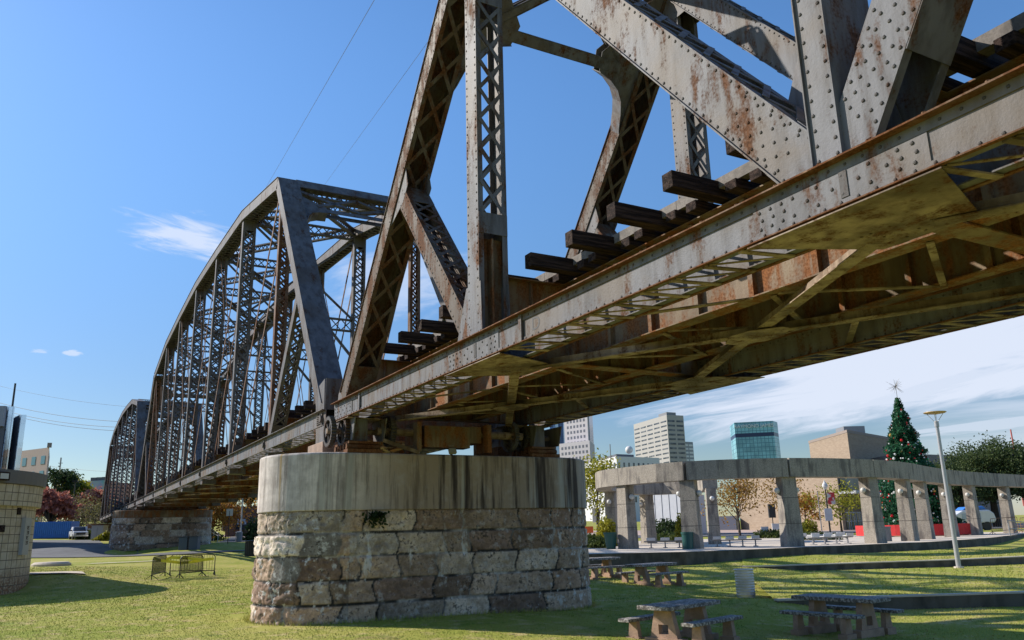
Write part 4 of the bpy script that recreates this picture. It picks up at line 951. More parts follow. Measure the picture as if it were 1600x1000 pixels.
# Christmas tree
cp = np.r_[zpt(30.75, 62.0), PZ]; CT = thing('christmas_tree', 'tall decorated Christmas tree with baubles and a spiky star, behind the colonnade', 'christmas tree', cp)
rng = np.random.default_rng(77); n = 26000; hT = 11.1; t = 1-np.sqrt(rng.uniform(0.0, 1, n)); an = rng.uniform(0, 6.283, n); rad = (2.72*(1-t)**1.0+.12)*(1+.13*np.sin(t*46+.6*np.sin(an*3))+.07*np.sin(an*9+t*31)+rng.normal(0, .06, n))*rng.uniform(.74, 1.06, n)
c = np.c_[cp[0]+np.cos(an)*rad, cp[1]+np.sin(an)*rad, cp[2]+.75+t*(hT-.9)]
V, Fq = leafquads(c, .13, .45); npmesh('boughs', V, Fq, leafmat('fir_green', (.012, .06, .03), (.04, .16, .075)), CT)
mb = MB(); mb.lathe(cp, [(.25, 0), (.22, .8), (2.3, .85), (.08, hT-.2)], 20); mb.build('trunk', M_DKG, CT)
BM = [mat('red_bauble', speck((.50, .012, .015), .1, 3, 0), .15), mat('gold_bauble', speck((.60, .33, .07), .1, 3, 0), .2, .3), mat('silver_bauble', speck((.66, .66, .62), .1, 3, 0), .2), mat('green_bauble', speck((.02, .28, .12), .1, 3, 0), .15)]
bmesh_ = []
for k, mt in enumerate(BM):
    mb = MB(); mb.ball((0, 0, 0),   .105, 8, 6); me = bpy.data.meshes.new('bauble'); me.from_pydata([tuple(v) for v in mb.v], [], mb.f); me.materials.append(mt); bmesh_.append(me)
small = MB(); smallg = MB()
for i in range(520):
    t = 1-math.sqrt(rng.uniform(.004, 1)); an = -YAW+math.pi/2+rng.uniform(0, 6.283); rad = (2.75*(1-t)+.12)*1.02; q = cp+A(math.cos(an)*rad, math.sin(an)*rad, .8+t*(hT-1.0))
    facing = ((q-cp)[:2]@(CAM[:2]-cp[:2])) > -.3*rad*60
    if i < 260 and facing and sum(1 for x in CT.children if x.name.startswith('bauble')) < 100:
        o = bpy.data.objects.new('bauble', bmesh_[int(rng.choice([0, 0, 0, 1, 2, 2, 3]))]); COL.objects.link(o); o.parent = CT; o.location = tuple(q-cp); s = rng.uniform(.7, 1.25); o.scale = (s, s, s)
    else: (small if i % 3 else smallg).ball(q, .07, 7, 5)
o = small.build('small_bauble', BM[2], CT, kind='stuff'); o = smallg.build('small_bauble', BM[0], CT, kind='stuff')
mb = MB(); sc = cp+A(0, 0, hT+.75)
for i in range(34): d = nrm(rng.normal(size=3)); mb.cyl(sc, sc+d*rng.uniform(.5, .85), .014, .006, 4)
mb.cyl(sc, cp+A(0, 0, hT-.4), .02, n=5); mb.build('star', flat('star_wire', (.28, .26, .22), .4, .5), CT)
# red barrier and planter wall round the tree
T = thing('red_barrier', 'red fabric barrier ring around the foot of the Christmas tree', 'barrier', cp); M_REDF = mat('red_fabric', speck((.52, .02, .022), .15, 5), .7)
n = 40; 
for k in range(8):
    mb = MB()
    for j in range(5):
        t0, t1_ = [math.atan2(*(-fh[:2])[::-1])+(-1.9+3.8*((k*5+q)/40)) for q in (j, j+.97)]
        a, b = cp+A(math.cos(t0), math.sin(t0), 0)*A(4.4, 4.4, 1), cp+A(math.cos(t1_), math.sin(t1_), 0)*A(4.4, 4.4, 1); mb.beam(a+A(0, 0, .48), b+A(0, 0, .48), .03, .78)
    mb.build('barrier_panel', M_REDF, T)
tag(MB().lathe(cp, [(3.6, 0), (3.6, .55), (3.3, .55), (3.3, .3)], 40, False).build('planter_wall', mat('tan_planter', speck((.42, .33, .23), .15, 3), .9)), 'round tan planter wall at the foot of the Christmas tree', 'planter')

# ------------------------------------------------------------------ roads, slabs and small things on the left
LF = lambda l: [zpt(*q) for q in l]
strip('road', LF([(-90, 57.5), (-46, 56.5), (-32, 57), (-26, 58.5), (-19.2, 61.5)]), LF([(-112, 112), (-68, 113), (-56.5, 111), (-38.7, 79), (-29.6, 66), (-19, 62)]), M_ASPH, .05, 70, 40, kind='structure')
strip('road', LF([(-31, 84), (-20, 81), (6, 74)]), LF([(-40, 116), (-27, 108), (6, 98)]), M_ASPH, .05, 40, 26, kind='structure')
strip('pavement', LF([(-42, 117), (-27, 109), (6, 99)]), LF([(-46, 126), (-29, 118), (6, 108)]), mat('pink_paving', speck((.42, .31, .26), .1, 2), .9), .07, 40, 10, kind='structure')
a, b = onG(132, 882.5), onG(242, 878); pa = resample([a, (a+b)/2, b], 20); strip('path', pa, pa+fh[:2]*.9, M_PAVE, .05, 20, 6, kind='structure')
p = onG(80, 884); T = tag(MB().lathe(p, [(1.0, -.1), (1.0, .10), (.85, .20), (.0, .22)], 24).build('manhole_cover', M_PAVE), 'round pale concrete lid lying on the grass by the tile building', 'concrete lid')
strip('road', LF([(-6, 77.5), (10, 78), (40, 79), (80, 86)]), LF([(-8, 88), (10, 89), (40, 90), (80, 98)]), M_ASPH, .06, 60, 12, kind='structure')
strip('pavement', LF([(-9, 89), (10, 90), (40, 91), (80, 99)]), LF([(-12, 122), (12, 122), (50, 122), (95, 125)]), MATS.get('pink_paving'), .06, 60, 16, kind='structure')
# tile building
_p = atF(75, 742, 38.4)[:2]; _d = nrm(_p-CAM[:2]); bc = _p+A(-_d[1], _d[0])*5.97; bz = .30
_q = nrm(atF(46.5, 880, 38)[:2]-CAM[:2]); RL = abs(_q[0]*(bc-CAM[:2])[1]-_q[1]*(bc-CAM[:2])[0]); _q = nrm(atF(67, 775, 38)[:2]-CAM[:2]); RU = abs(_q[0]*(bc-CAM[:2])[1]-_q[1]*(bc-CAM[:2])[0]); T = thing('tile_building', 'round beige tile building with grey metal cap at the left edge', 'building', (*bc, bz))
def tilefn(t, P, b):
    mp = N(t, 'ShaderNodeVectorMath', operation='SUBTRACT'); L(t, P, mp.inputs[0]); mp.inputs[1].default_value = (*bc, 0)
    s_ = N(t, 'ShaderNodeSeparateXYZ'); L(t, mp.outputs[0], s_.inputs[0]); an = MA(t, 'MULTIPLY', MA(t, 'ARCTAN2', s_.outputs[1], s_.outputs[0]), 5.6/.38)
    gu = MA(t, 'ABSOLUTE', MA(t, 'SUBTRACT', MA(t, 'FRACT', an), .5)); gv = MA(t, 'ABSOLUTE', MA(t, 'SUBTRACT', MA(t, 'FRACT', MA(t, 'MULTIPLY', s_.outputs[2], 1/.345)), .5))
    g = SS(t, MA(t, 'MAXIMUM', gu, gv), .445, .475); n = NOISE(t, P, 2.8, 3); f = NOISE(t, P, 12, 4)
    c = MIX(t, SS(t, n, .35, .65), (.50, .40, .27), (.62, .52, .38)); c = MIX(t, MA(t, 'MULTIPLY', SS(t, f, .5, .8), .3), c, (.35, .27, .18))
    low_ = SS(t, s_.outputs[2], 1.3, .3); c = MIX(t, MA(t, 'MULTIPLY', low_, SS(t, f, .3, .6)), c, (.26, .12, .05))
    return (MIX(t, g, c, (.12, .085, .06)), MA(t, 'SUBTRACT', 1.0, g), .5)
M_TILE = mat('beige_wall_tile', tilefn, .6)
MB().lathe((*bc, 0), [(RL+.05, -.6), (RL, 3.62)], 72).build('lower_wall', M_TILE, T); MB().lathe((*bc, 0), [(RU-.02, 3.60), (RU, 4.52)], 72).build('upper_wall', M_TILE, T)
MB().lathe((*bc, 0), [(5.95, 4.50), (5.97, 5.05), (5.6, 5.07)], 72).build('cap_band', flat('grey_brown_metal', (.17, .16, .155), .45, .2), T)
def onwall(px, py, r=None):
    r = RL if r is None else r     # where a sight line meets the round wall
    d = ray(px, py); o = CAM[:2]-np.array(bc); A2 = d[:2]@d[:2]; B2 = 2*o@d[:2]; C2 = o@o-r*r; D = B2*B2-4*A2*C2
    s = (-B2-math.sqrt(max(D, 0)))/(2*A2); return CAM+d*s
def wallpatch(mb, px, py, w, h, th, r=None):
    q = onwall(px, py, r); n = nrm(np.r_[q[:2]-np.array(bc), 0]); t = np.cross(zz, n); return mb.obox(q+n*th/2, t*w/2, zz*h/2, n*th/2), q, n, t
SG = thing('sign_board', 'tall narrow grey sign board with dark upright marks on the tile building', 'sign', onwall(36, 838)); mb = MB(); _, q, n_, t_ = wallpatch(mb, 36, 838, .62, 1.55, .16); mb.build('board', flat('sign_grey', (.42, .41, .40), .5), SG)
mb = MB(); rd = random.Random(3)
for k in range(4):
    c = q+n_*.165+zz*(.36-k*.21)+t_*.03
    for j in range(3): mb.obox(c+zz*((j-1)*.06), t_*(.10 if j != 1 else .07), zz*.014, n_*.005)
    mb.obox(c+t_*(.07 if k % 2 else -.07), t_*.018, zz*.07, n_*.004)
mb.build('lettering', M_TIE, SG)
for (px, py, w, h) in ((29, 799, .25, .28), (2, 826, .3, .28)): wallpatch(MB(), px, py, w, h, .05)[0].build('wall_vent', M_TIE, T)
FLX = thing('wall_light', 'black framed floodlight fixed under the metal cap at the left frame edge', 'wall light', onwall(2, 744, 5.97)); mb = MB(); _, q, n_, t_ = wallpatch(mb, 2, 744, .55, .34, .16, 5.97); mb.build('lamp_head', M_TIE, FLX); mb = MB(); mb.obox(q+n_*.165, t_*.2, zz*.11, n_*.01); mb.build('lamp_glass', M_GLOBE, FLX)
strip('slab', [onG(46, 900)[:2], onG(133, 899.5)[:2]], [onG(46, 896)[:2], onG(128, 895)[:2]], M_PAVE, .05, 16, 6, kind='structure')
# crowd barriers with caution tape
M_BAR = flat('dark_barrier_steel', (.03, .03, .032), .5, .2)
def barrier(label, a, b, mtl=M_BAR, h=1.0, group='steel crowd barriers on the lawn', mesh=False, np_=13):
    a, b = np.asarray(a, float), np.asarray(b, float); T = thing('crowd_barrier', label, 'barrier', a, group); u = nrm(b-a); sd = nrm(np.cross(u, zz)); mb = MB(); r = .022
    mb.tube([a, a+A(0, 0, h-.1), a+u*.1+A(0, 0, h), b-u*.1+A(0, 0, h), b+A(0, 0, h-.1), b], r, 6); mb.cyl(a+A(0, 0, .22), b+A(0, 0, .22), r, n=6); mb.build('frame', mtl, T)
    mb = MB(); k = 34 if mesh else np_
    for i in range(1, k): q = a+(b-a)*i/k; mb.cyl(q+A(0, 0, .22), q+A(0, 0, h), .008 if not mesh else .006, n=4, caps=False)
    if mesh:
        for i in range(1, 22): mb.cyl(a+A(0, 0, .22+i*.034), b+A(0, 0, .22+i*.034), .006, n=4, caps=False)
    mb.build('bars', mtl, T)
    for q in (a, b):
        mb = MB(); mb.beam(q+A(0, 0, .2), q+sd*.3+A(0, 0, .0), .05, .02); mb.beam(q+A(0, 0, .2), q-sd*.3, .05, .02); mb.build('foot', mtl, T)
    return T
g_ = lambda px, py: onG(px, py)
barrier('left mesh crowd barrier tied with yellow tape', g_(236.5, 906), g_(257.5, 900.5), mesh=True)
barrier('long back crowd barrier with yellow tape on open bars', g_(265, 900), g_(334.5, 899), np_=16)
barrier('front mesh crowd barrier standing closest in the ring', g_(280, 904), g_(315.5, 900), mesh=True)
tp = [(241, 872.5), (249, 875.5), (262, 877), (283, 879.5), (300, 878), (316, 875), (334, 873)]; tp2 = [(260, 874), (268, 871), (290, 872), (316, 874.5)]
def tape(label, l):
    mb = MB(); pts = [atF(x, y, (onG(x if x < 300 else x, 903)-CAM)@fh) for x, y in l]
    for i in range(len(pts)-1): mb.beam(pts[i], pts[i+1], .006, .13)
    tag(mb.build('caution_tape', mat('yellow_tape', speck((.85, .72, .03), .1, 4), .5)), label, 'tape', 'yellow tape round the barriers')
tape('long sagging yellow caution tape along the front barrier', tp); tape('short yellow tape along the back barrier', tp2)
# blue container, pickup, utility box
def cornerbox(a, c, b):      # footprint corner from three floor points: left, corner, right -> fourth
    return [np.asarray(q[:2]) for q in (a, c, b)]+[np.asarray(a[:2])+np.asarray(b[:2])-np.asarray(c[:2])]
def prismz(poly, z0, z1): return MB().prism([(*q, z0) for q in poly], (0, 0, z1-z0))
M_BLUE = mat('blue_corrugated_steel', speck((.035, .17, .52), .1, 2, .05), .45)
a = zpt(-92, 118); b = zpt(-64.5, 118.5); z0 = g1(*b); T = thing('shipping_container', 'bright blue corrugated container parked behind the shaded road', 'container', (*b, z0)); mb = MB(); nn = nrm(np.r_[b-a, 0]); sd = np.cross(zz, nn); l = seglen(a, b); k = int(l/.3)
prismz([np.r_[a]-0, b, b+fh[:2]*2.4, a+fh[:2]*2.4], z0+.15, z0+2.55).build('body', M_BLUE, T)
for i in range(k):
    c = np.r_[a, 0]+nn*(i+.5)*l/k-fh*.03; mb.obox(c+zz*(z0+1.35), nn*.075, fh*.045, zz*1.15)
mb.build('corrugation', M_BLUE, T)
p = np.r_[zpt(-61.4, 115), 0]; p[2] = g1(*p[:2]); T = thing('pickup_truck', 'white pickup truck parked facing the camera beside the blue container', 'pickup', (0, 0, 0)); MW = flat('white_car_paint', (.62, .63, .65), .25); MBK = flat('black_trim', (.02, .02, .022), .5)
mb = MB(); mb.prism([(2.6, -.95, .45), (2.6, -.95, 1.0), (2.45, -.95, 1.12), (1.2, -.95, 1.18), (.55, -.85, 1.80), (-1.0, -.85, 1.82), (-1.25, -.95, 1.2), (-2.7, -.95, 1.2), (-2.7, -.95, .45)], (0, 1.9, 0)); mb.build('body', MW, T, bevel=.06)
mb = MB(); mb.prism([(1.22, -.78, 1.20), (.66, -.70, 1.72), (.66, .70, 1.72), (1.22, .78, 1.20)], (.06, 0, .06)); mb.build('windscreen', M_WIN, T)
mb = MB(); mb.box(2.6, 2.64, -.6, .6, .66, .95); mb.build('grille', MBK, T); mb = MB(); mb.box(2.58, 2.72, -.97, .97, .42, .62); mb.build('bumper', flat('chrome', (.5, .5, .52), .25, .7), T)
for s in (-1, 1): mb = MB(); mb.box(2.58, 2.645, s*.78-.15, s*.78+.15, .74, .95); mb.build('headlight', M_GLOBE, T); mb = MB(); mb.box(.85, 1.05, s*1.08-.1, s*1.08+.1, 1.2, 1.38); mb.build('mirror', MBK, T)
for x in (1.7, -1.8):
    for s in (-1, 1): mb = MB(); mb.cyl((x, s*.72, .4), (x, s*.98, .4), .40, n=20); mb.build('wheel', MBK, T)
T.location = tuple(p); T.rotation_euler[2] = math.atan2(*(CAM-p)[:2][::-1])+.12
p = zpt(-56.9, 112); z0 = g1(*p); T = thing('utility_box', 'pale grey utility cabinet standing between the pickup and the distant pier', 'cabinet', (*p, z0)); q = nrm(np.r_[rt0[:2], 0]); mb = MB(); mb.obox((*p, z0+1.0), rt0*.85, fh*.7, zz*.95); mb.build('cabinet_body', flat('pale_grey_paint', (.52, .49, .46), .6), T, bevel=.03); mb = MB(); mb.obox((*p, z0+1.0), rt0*.01, fh*.71, zz*.8); mb.build('door_gap', MBK, T); mb = MB(); mb.obox((*p, z0+1.98), rt0*.9, fh*.75, zz*.03); mb.build('lid', flat('pale_lid', (.6, .57, .53), .6), T)
for i, (px, lab) in enumerate(((288, 'left of two blue grey wheelie bins against the distant pier'), (304, 'right of two blue grey wheelie bins against the distant pier'))):
    p = atF(px, 851, 71.5); p[2] = g1(*p[:2]); T = thing('wheelie_bin', lab, 'wheelie bin', p, 'bins at the distant pier'); mb = MB(); mb.prism([p+rt0*x_+fh*y_ for x_, y_ in ((-.36, -.36), (.36, -.36), (.36, .36), (-.36, .36))], (0, 0, 1.05)); mb.build('bin_body', flat('blue_grey_bin', (.05, .075, .11), .5), T, bevel=.03); mb = MB(); mb.obox(p+A(0, 0, 1.09), rt0*.40, fh*.42, zz*.03); mb.build('lid', flat('dark_lid', (.03, .04, .06), .5), T)
p = onG(393, 869); T = thing('trash_bin', 'black slatted litter bin half hidden at the left end of the stone pier', 'trash bin', p); mb = MB(); mb.lathe(p, [(.42, 0), (.42, .95), (.46, .96), (.46, 1.02), (.3, 1.03)], 18); mb.build('bin_body', MBK, T)
mb = MB()
for i in range(18): t = 2*math.pi*i/18; mb.cyl(p+A(.44*math.cos(t), .44*math.sin(t), .03), p+A(.44*math.cos(t), .44*math.sin(t), .96), .02, n=4)
mb.build('slats', MBK, T)

def post(label, px, py_top, f, name, cat, r=.06, zb=None, mtl=None, group=None, arm=False):
    q = atF(px, py_top, f); zb = g1(*q[:2]) if zb is None else zb; T = thing(name, label, cat, (q[0], q[1], zb), group); mb = MB(); mb.cyl((q[0], q[1], zb-.2), q, r, r*.7, 8); mb.build('pole', mtl or MLP, T); return T, q, zb
T, q, zb = post('slim pale lamp post rising under the far span near a bin', 379.5, 770, 92, 'lamp_post', 'lamp post', .10, mtl=flat('pale_pole', (.5, .45, .4))); mb = MB(); mb.obox(q+A(0, 0, .05)+rt0*.35, rt0*.45, fh*.12, zz*.05); mb.build('lamp_head', MLP, T)
p = atF(373, 844, 90); p[2] = g1(*p[:2]); T = tag(MB().lathe(p, [(.32, 0), (.36, 1.0), (.38, 1.0), (.38, 1.06), (.1, 1.12)], 14).build('trash_bin', MGR), 'grey bin at the foot of the pale lamp post under the far span', 'trash bin')
T, q, zb = post('thin road sign pole with a small square white sign near the lamp post', 359, 798, 78, 'road_sign', 'sign', .04, mtl=MBK); mb = MB(); mb.obox(q+A(0, 0, -.15), rt0*.3, fh*.015, zz*.32); mb.build('plate', flat('white_plate', (.6, .6, .6)), T)
# wall, steps and signboard behind the far span
def wallbox(label, cat, name, pxl, pxr, f, ytop, zb, mtl, depth=6, group=None, f2=None):
    a, b = atF(pxl, ytop, f), atF(pxr, ytop, f2 or f); zt = a[2]; T = thing(name, label, cat, (*((a+b)/2)[:2], zb), group); d = fh[:2]*depth
    prismz([a[:2], b[:2], b[:2]+d, a[:2]+d], zb-1, zt).build('wall', mtl, T); return T, a, b
T, a, b = wallbox('dark brown brick building in shade behind the pale lamp post', 'building', 'brick_building', 354, 412, 125, 792, 1.8, mat('dark_brown_brick', speck((.11, .06, .05), .3, 4), .9), 12)
for k in range(4): mb = MB(); c = a+(b-a)*(.35+.16*k)+A(0, 0, -2.4); mb.obox(c-fh*.03, rt0*.38, fh*.04, zz*.9); mb.build('window', M_WIN, T)
T, q, zb = post('blue and white notice board in front of the brick building', 377.5, 822, 120, 'notice_board', 'sign', .06, mtl=MBK); mb = MB(); mb.obox(q+A(0, 0, .6), rt0*.62, fh*.04, zz*.36); mb.build('board', flat('pale_blue_board', (.42, .50, .60)), T); mb = MB(); mb.obox(q+A(0, 0, .55)-fh*.045, rt0*.3, fh*.004, zz*.12); mb.build('panel', MBK, T)
a, b = atF(328, 825, 108), atF(341, 833, 104); T = thing('stair_rail', 'pale sloping stair rail beside the orange bush under the far span', 'handrail', b); mb = MB()
for d in (0, .35): mb.cyl(a-A(0, 0, d), b-A(0, 0, d), .05, n=5)
for t in (0, .5, 1): q = a+(b-a)*t; mb.cyl(q, (q[0], q[1], g1(*q[:2])-.1), .04, n=5)
mb.build('rail', flat('pale_rail', (.5, .5, .5)), T)

# ------------------------------------------------------------------ buildings
winmesh = {}
def windows(T, a, b, zt, rows, cols, wf, hf, storey, top, mtl=M_WIN, side=0.0, name='window', skip=()):
    a, b = np.asarray(a[:2]), np.asarray(b[:2]); l = np.linalg.norm(b-a); u = (b-a)/l; n = A(u[1], -u[0]); n = -n if n@(CAM[:2]-a) < 0 else n; cw = l*(1-2*side)/cols; w, h = cw*wf, storey*hf
    mb = MB(); mb.obox((0, 0, 0), (w/2, 0, 0), (0, .10, 0), (0, 0, h/2)); me = bpy.data.meshes.new(name); me.from_pydata([tuple(v) for v in mb.v], [], mb.f); me.materials.append(mtl)
    o0 = parent_origin(T)
    for r in range(rows):
        for c in range(cols):
            if (r, c) in skip: continue
            q = a+u*(l*side+(c+.5)*cw); o = bpy.data.objects.new(name, me); COL.objects.link(o); o.parent = T; o.location = tuple(np.r_[q-n*.04, zt-top-(r+.5)*storey]-o0); o.rotation_euler[2] = math.atan2(u[1], u[0])
def tower(name, label, cat, l, c, r, ytop, zb, mtl, group=None):
    A_, C_, B_ = atF(l[0], ytop, l[1]), atF(c[0], ytop, c[1]), atF(r[0], ytop, r[1]); zt = C_[2]; T = thing(name, label, cat, (*C_[:2], zb), group)
    poly = cornerbox(A_, C_, B_); prismz(poly, zb-2, zt).build('wall', mtl, T); return T, A_, C_, B_, zt
ct = flat('grey_tower_concrete', (.36, .345, .335), .8); wt = flat('marble_cladding', (.46, .43, .46), .6); bl = mat('blue_face_shade', speck((.05, .12, .26), .3, .1, 0), .2)
def gridglass(name, c, lines, sx, sz, rough=.15):
    def fn(t, P, b):
        s_ = N(t, 'ShaderNodeSeparateXYZ'); L(t, P, s_.inputs[0]); d = N(t, 'ShaderNodeVectorMath', operation='DOT_PRODUCT'); L(t, P, d.inputs[0]); d.inputs[1].default_value = tuple(rt0)
        gu = MA(t, 'ABSOLUTE', MA(t, 'SUBTRACT', MA(t, 'FRACT', MA(t, 'MULTIPLY', d.outputs['Value'], 1/sx)), .5)); gv = MA(t, 'ABSOLUTE', MA(t, 'SUBTRACT', MA(t, 'FRACT', MA(t, 'MULTIPLY', s_.outputs[2], 1/sz)), .5))
        g = SS(t, MA(t, 'MAXIMUM', gu, gv), .41, .46); n = NOISE(t, P, .12, 3); cc = MIX(t, SS(t, n, .4, .6), tuple(x*.8 for x in c), tuple(min(1, x*1.2) for x in c))
        return MIX(t, g, cc, lines)
    return mat(name, fn, rough)
T, a, c, b, zt = tower('office_tower', 'grey concrete office tower with rows of dark strip windows and a roof box', 'office tower', (989, 545), (1041.5, 500), (1067.5, 506), 648, 2, ct, 'city towers behind the colonnade')
windows(T, a, c, zt, 15, 5, .80, .32, 6.6*.42, 2.4); windows(T, c, b, zt, 15, 2, .80, .42, 6.6*.42, 2.4)
mb = MB(); e = (a+b)/2; mb.prism([(*(c[:2]+(a-c)[:2]*t+(b-c)[:2]*s), zt) for t, s in ((.02, .05), (.25, .05), (.25, .6), (.02, .6))], (0, 0, 1.8)); mb.build('roof_box', flat('roof_box_grey', (.2, .2, .22)), T)
T, a, c, b, zt = tower('office_tower', 'low pale block with white strip windows against the grey tower', 'office block', (1066, 520), (1068, 512), (1082.5, 516), 690, 2, flat('slate_block', (.24, .26, .30)), 'city towers behind the colonnade')
windows(T, c, b, zt, 6, 2, .8, .5, 2.3, 1.0, flat('pale_window_band', (.62, .64, .66)))
T, a, c, b, zt = tower('office_tower', 'pale marble tower with a grid of square windows beside the pier cap', 'office tower', (879, 432), (915, 420), (922.5, 440), 600, 2, wt, 'city towers behind the colonnade')
windows(T, a, c, zt, 16, 6, .52, .50, 2.82, 3, flat('grey_window_glass', (.14, .14, .17), .2), side=.08); bd = MB(); bd.prism([(*q[:2], 3) for q in (c+(b-c)*.25+(c-a)*.004, b+(c-a)*.004, b+(c-a)*.02, c+(b-c)*.25+(c-a)*.02)], (0, 0, zt-8)); bd.build('side_sheet', bl, T)  # blue sheet paints the shade on the tower's right face
T, a, c, b, zt = tower('office_tower', 'lower marble wing stepping out below the pale marble tower', 'office block', (873.5, 424), (921, 410), (928.5, 432), 688, 2, wt, 'city towers behind the colonnade')
windows(T, a, c, zt, 9, 8, .52, .5, 2.78, 1.2, flat('grey_window_glass', (.14, .14, .17), .2), side=.04)
T, a, c, b, zt = tower('office_tower', 'dark blue glass shaft standing left of the marble tower', 'office tower', (857, 440), (878, 436), (880, 450), 612, 2, gridglass('dark_blue_glass', (.03, .075, .20), (.10, .18, .32), 3.2, 40), 'city towers behind the colonnade')
mb = MB(); mb.prism([(*(a[:2]+(c-a)[:2]*t-fh[:2]*q), 2) for t, q in ((.42, .1), (.42, 1.5), (.62, 1.5), (.62, .1))], (0, 0, zt-16)); mb.build('glass_fin', flat('light_blue_glass', (.20, .32, .46), .2), T)
T, a, c, b, zt = tower('office_block', 'cream block with small square windows just behind the far bearing', 'office block', (836, 380), (857, 372), (862, 384), 694, 2, flat('cream_render', (.50, .47, .44)), 'city towers behind the colonnade')
windows(T, a, c, zt, 8, 4, .4, .5, 2.2, .6)
M_WHT = flat('white_render', (.60, .60, .63), .8)
T, a, c, b, zt = tower('white_building', 'low white building with small dark windows below the grey tower', 'building', (905, 350), (963, 310), (1030, 322), 713, 2, M_WHT)
windows(T, a, c, zt, 4, 10, .38, .55, 4.2, 1.2); windows(T, c, b, zt, 4, 9, .34, .5, 4.2, 1.2)
mb = MB(); mb.prism([(*(c[:2]+(a-c)[:2]*t+(b-c)[:2]*s), zt) for t, s in ((.1, .1), (.6, .1), (.6, .5), (.1, .5))], (0, 0, 1.3)); mb.build('roof', flat('dark_slate', (.10, .10, .12)), T)
d_ = tag(MB().ball(atF(983, 703, 325), 1.55, 16, 10).build('radome', M_GLOBE, smooth=True), 'white radar ball on the roof of the low white building', 'radome')
mb = MB(); q = atF(983, 712, 325); mb.cyl(q-A(0, 0, 3), q, .6, n=8); mb.build('stand', M_RAIL, d_)
T, q, zb = post('thin mast standing on the low white building left of the grey tower', 953, 694, 305, 'antenna_mast', 'mast', .25, 10, flat('mast_grey', (.25, .25, .27)))
# blue glass tower with roof lettering
BG = gridglass('teal_curtain_glass', (.19, .42, .48), (.07, .18, .24), 2.6, 3.0); pts = [atF(px, 660, f)[:2] for px, f in ((1139.5, 628), (1147, 604), (1207.5, 598), (1214.5, 608))]; _r = nrm(pts[1]-CAM[:2]); pts += [pts[3]+_r*26, pts[0]+_r*26]; zt = atF(1180, 658.6, 600)[2]
T = thing('glass_tower', 'teal glass office tower with white roof lettering and a dark band', 'office tower', (*pts[1], 2), 'city towers behind the colonnade'); prismz(pts, 0, zt-11).build('glass_body', BG, T); prismz([q+(q-np.mean(pts, 0))*.0006 for q in pts], zt-11, zt-8.2).build('dark_band', flat('navy_band', (.015, .03, .09), .3), T); prismz(pts, zt-8.2, zt).build('glass_crown', BG, T)
c = bpy.data.curves.new('roof_lettering', 'FONT'); c.body = 'RAYMOND JAMES'; c.size = 3.55; c.extrude = .15; c.align_x = 'CENTER'; c.align_y = 'CENTER'; c.materials.append(flat('white_letters', (.75, .76, .78)))
o = bpy.data.objects.new('roof_lettering', c); COL.objects.link(o); o.parent = T; u = nrm(np.r_[pts[2]-pts[1], 0]); q = np.r_[(pts[1]+pts[2])/2, zt-3.2]; nn = np.cross(u, zz); nn = nn if nn@fh < 0 else -nn; q = q+nn*.3
o.matrix_local = Matrix(((u[0], 0, nn[0], q[0]-pts[1][0]), (u[1], 0, nn[1], q[1]-pts[1][1]), (u[2], 1, nn[2], q[2]-2), (0, 0, 0, 1))); textmesh(o)
# tan hall
M_TAN = mat('tan_brick', lambda t, P, b: (MIX(t, SS(t, NOISE(t, P, 1.2, 6, .6, (1, 1, 6)), .3, .7), (.25, .185, .13), (.33, .255, .185)), NOISE(t, P, 12, 3), .1), .85); M_BRN = flat('brown_brick', (.27, .22, .19), .85)
T, a, c, b, zt = tower('theatre_hall', 'large tan brick hall with a plain upper block behind the Christmas tree', 'hall', (1262, 124), (1323.5, 110), (1402, 124), 675.6, 1, M_TAN)
prismz([q+(q-np.mean([a[:2], c[:2], b[:2]], 0))*.01 for q in cornerbox(a, c, b)], zt-.02, zt+.35).build('roof_edge', M_BRN, T)
for t_, s_, q_ in ((.3, .3, 1.6), (.6, .5, 1.1)):
    e = c+(a-c)*t_+(b-c)*s_; MB().obox((e[0], e[1], zt+q_/2), rt0*1.5, fh*1.5, zz*q_/2).build('roof_unit', M_RAIL, T)
A_, C_, B_ = atF(1149, 730, 128), atF(1306, 730, 102), atF(1404, 730, 112); zl = atF(1306, 728, 102)[2]; prismz(cornerbox(A_, C_, B_), 0, zl).build('lower_hall', M_TAN, T)
A2, C2, B2 = atF(1400, 708.5, 108), atF(1400, 708.5, 107.9), atF(1560, 712, 118); prismz([C2[:2], B2[:2], B2[:2]+fh[:2]*25, C2[:2]+fh[:2]*25], 0, C2[2]).build('wing', M_BRN, T)
u = nrm(np.r_[(B_-C_)[:2], 0]); l = seglen(C_[:2], B_[:2]); nn = np.cross(u, zz); nn = nn if nn@fh < 0 else -nn
mb = MB(); mb.obox(np.r_[C_[:2], 5.6]+u*l*.25+nn*1.0, u*l*.25, nn*1.2, zz*.16); mb.build('canopy', M_WHT, T)
mb = MB(); mb.obox(np.r_[C_[:2], 7.0]+u*l*.26+nn*.05, u*l*.24, nn*.06, zz*1.1); mb.build('upper_glass', M_WIN, T)
for k in range(6): mb = MB(); cc = np.r_[C_[:2], 2.2]+u*(l*.08+k*1.25)+nn*.08; mb.obox(cc, u*.5, nn*.04, zz*1.05); d_ = mb.build('door', M_WIN, T); mb = MB(); mb.obox(cc+nn*.05, u*.05, nn*.02, zz*1.07); mb.obox(cc+nn*.05+u*.52, u*.05, nn*.02, zz*1.07); mb.obox(cc+nn*.05+zz*1.05, u*.55, nn*.018, zz*.05); mb.obox(cc+nn*.05, u*.5, nn*.018, zz*.04); mb.build('door_frame', M_WHT, d_)
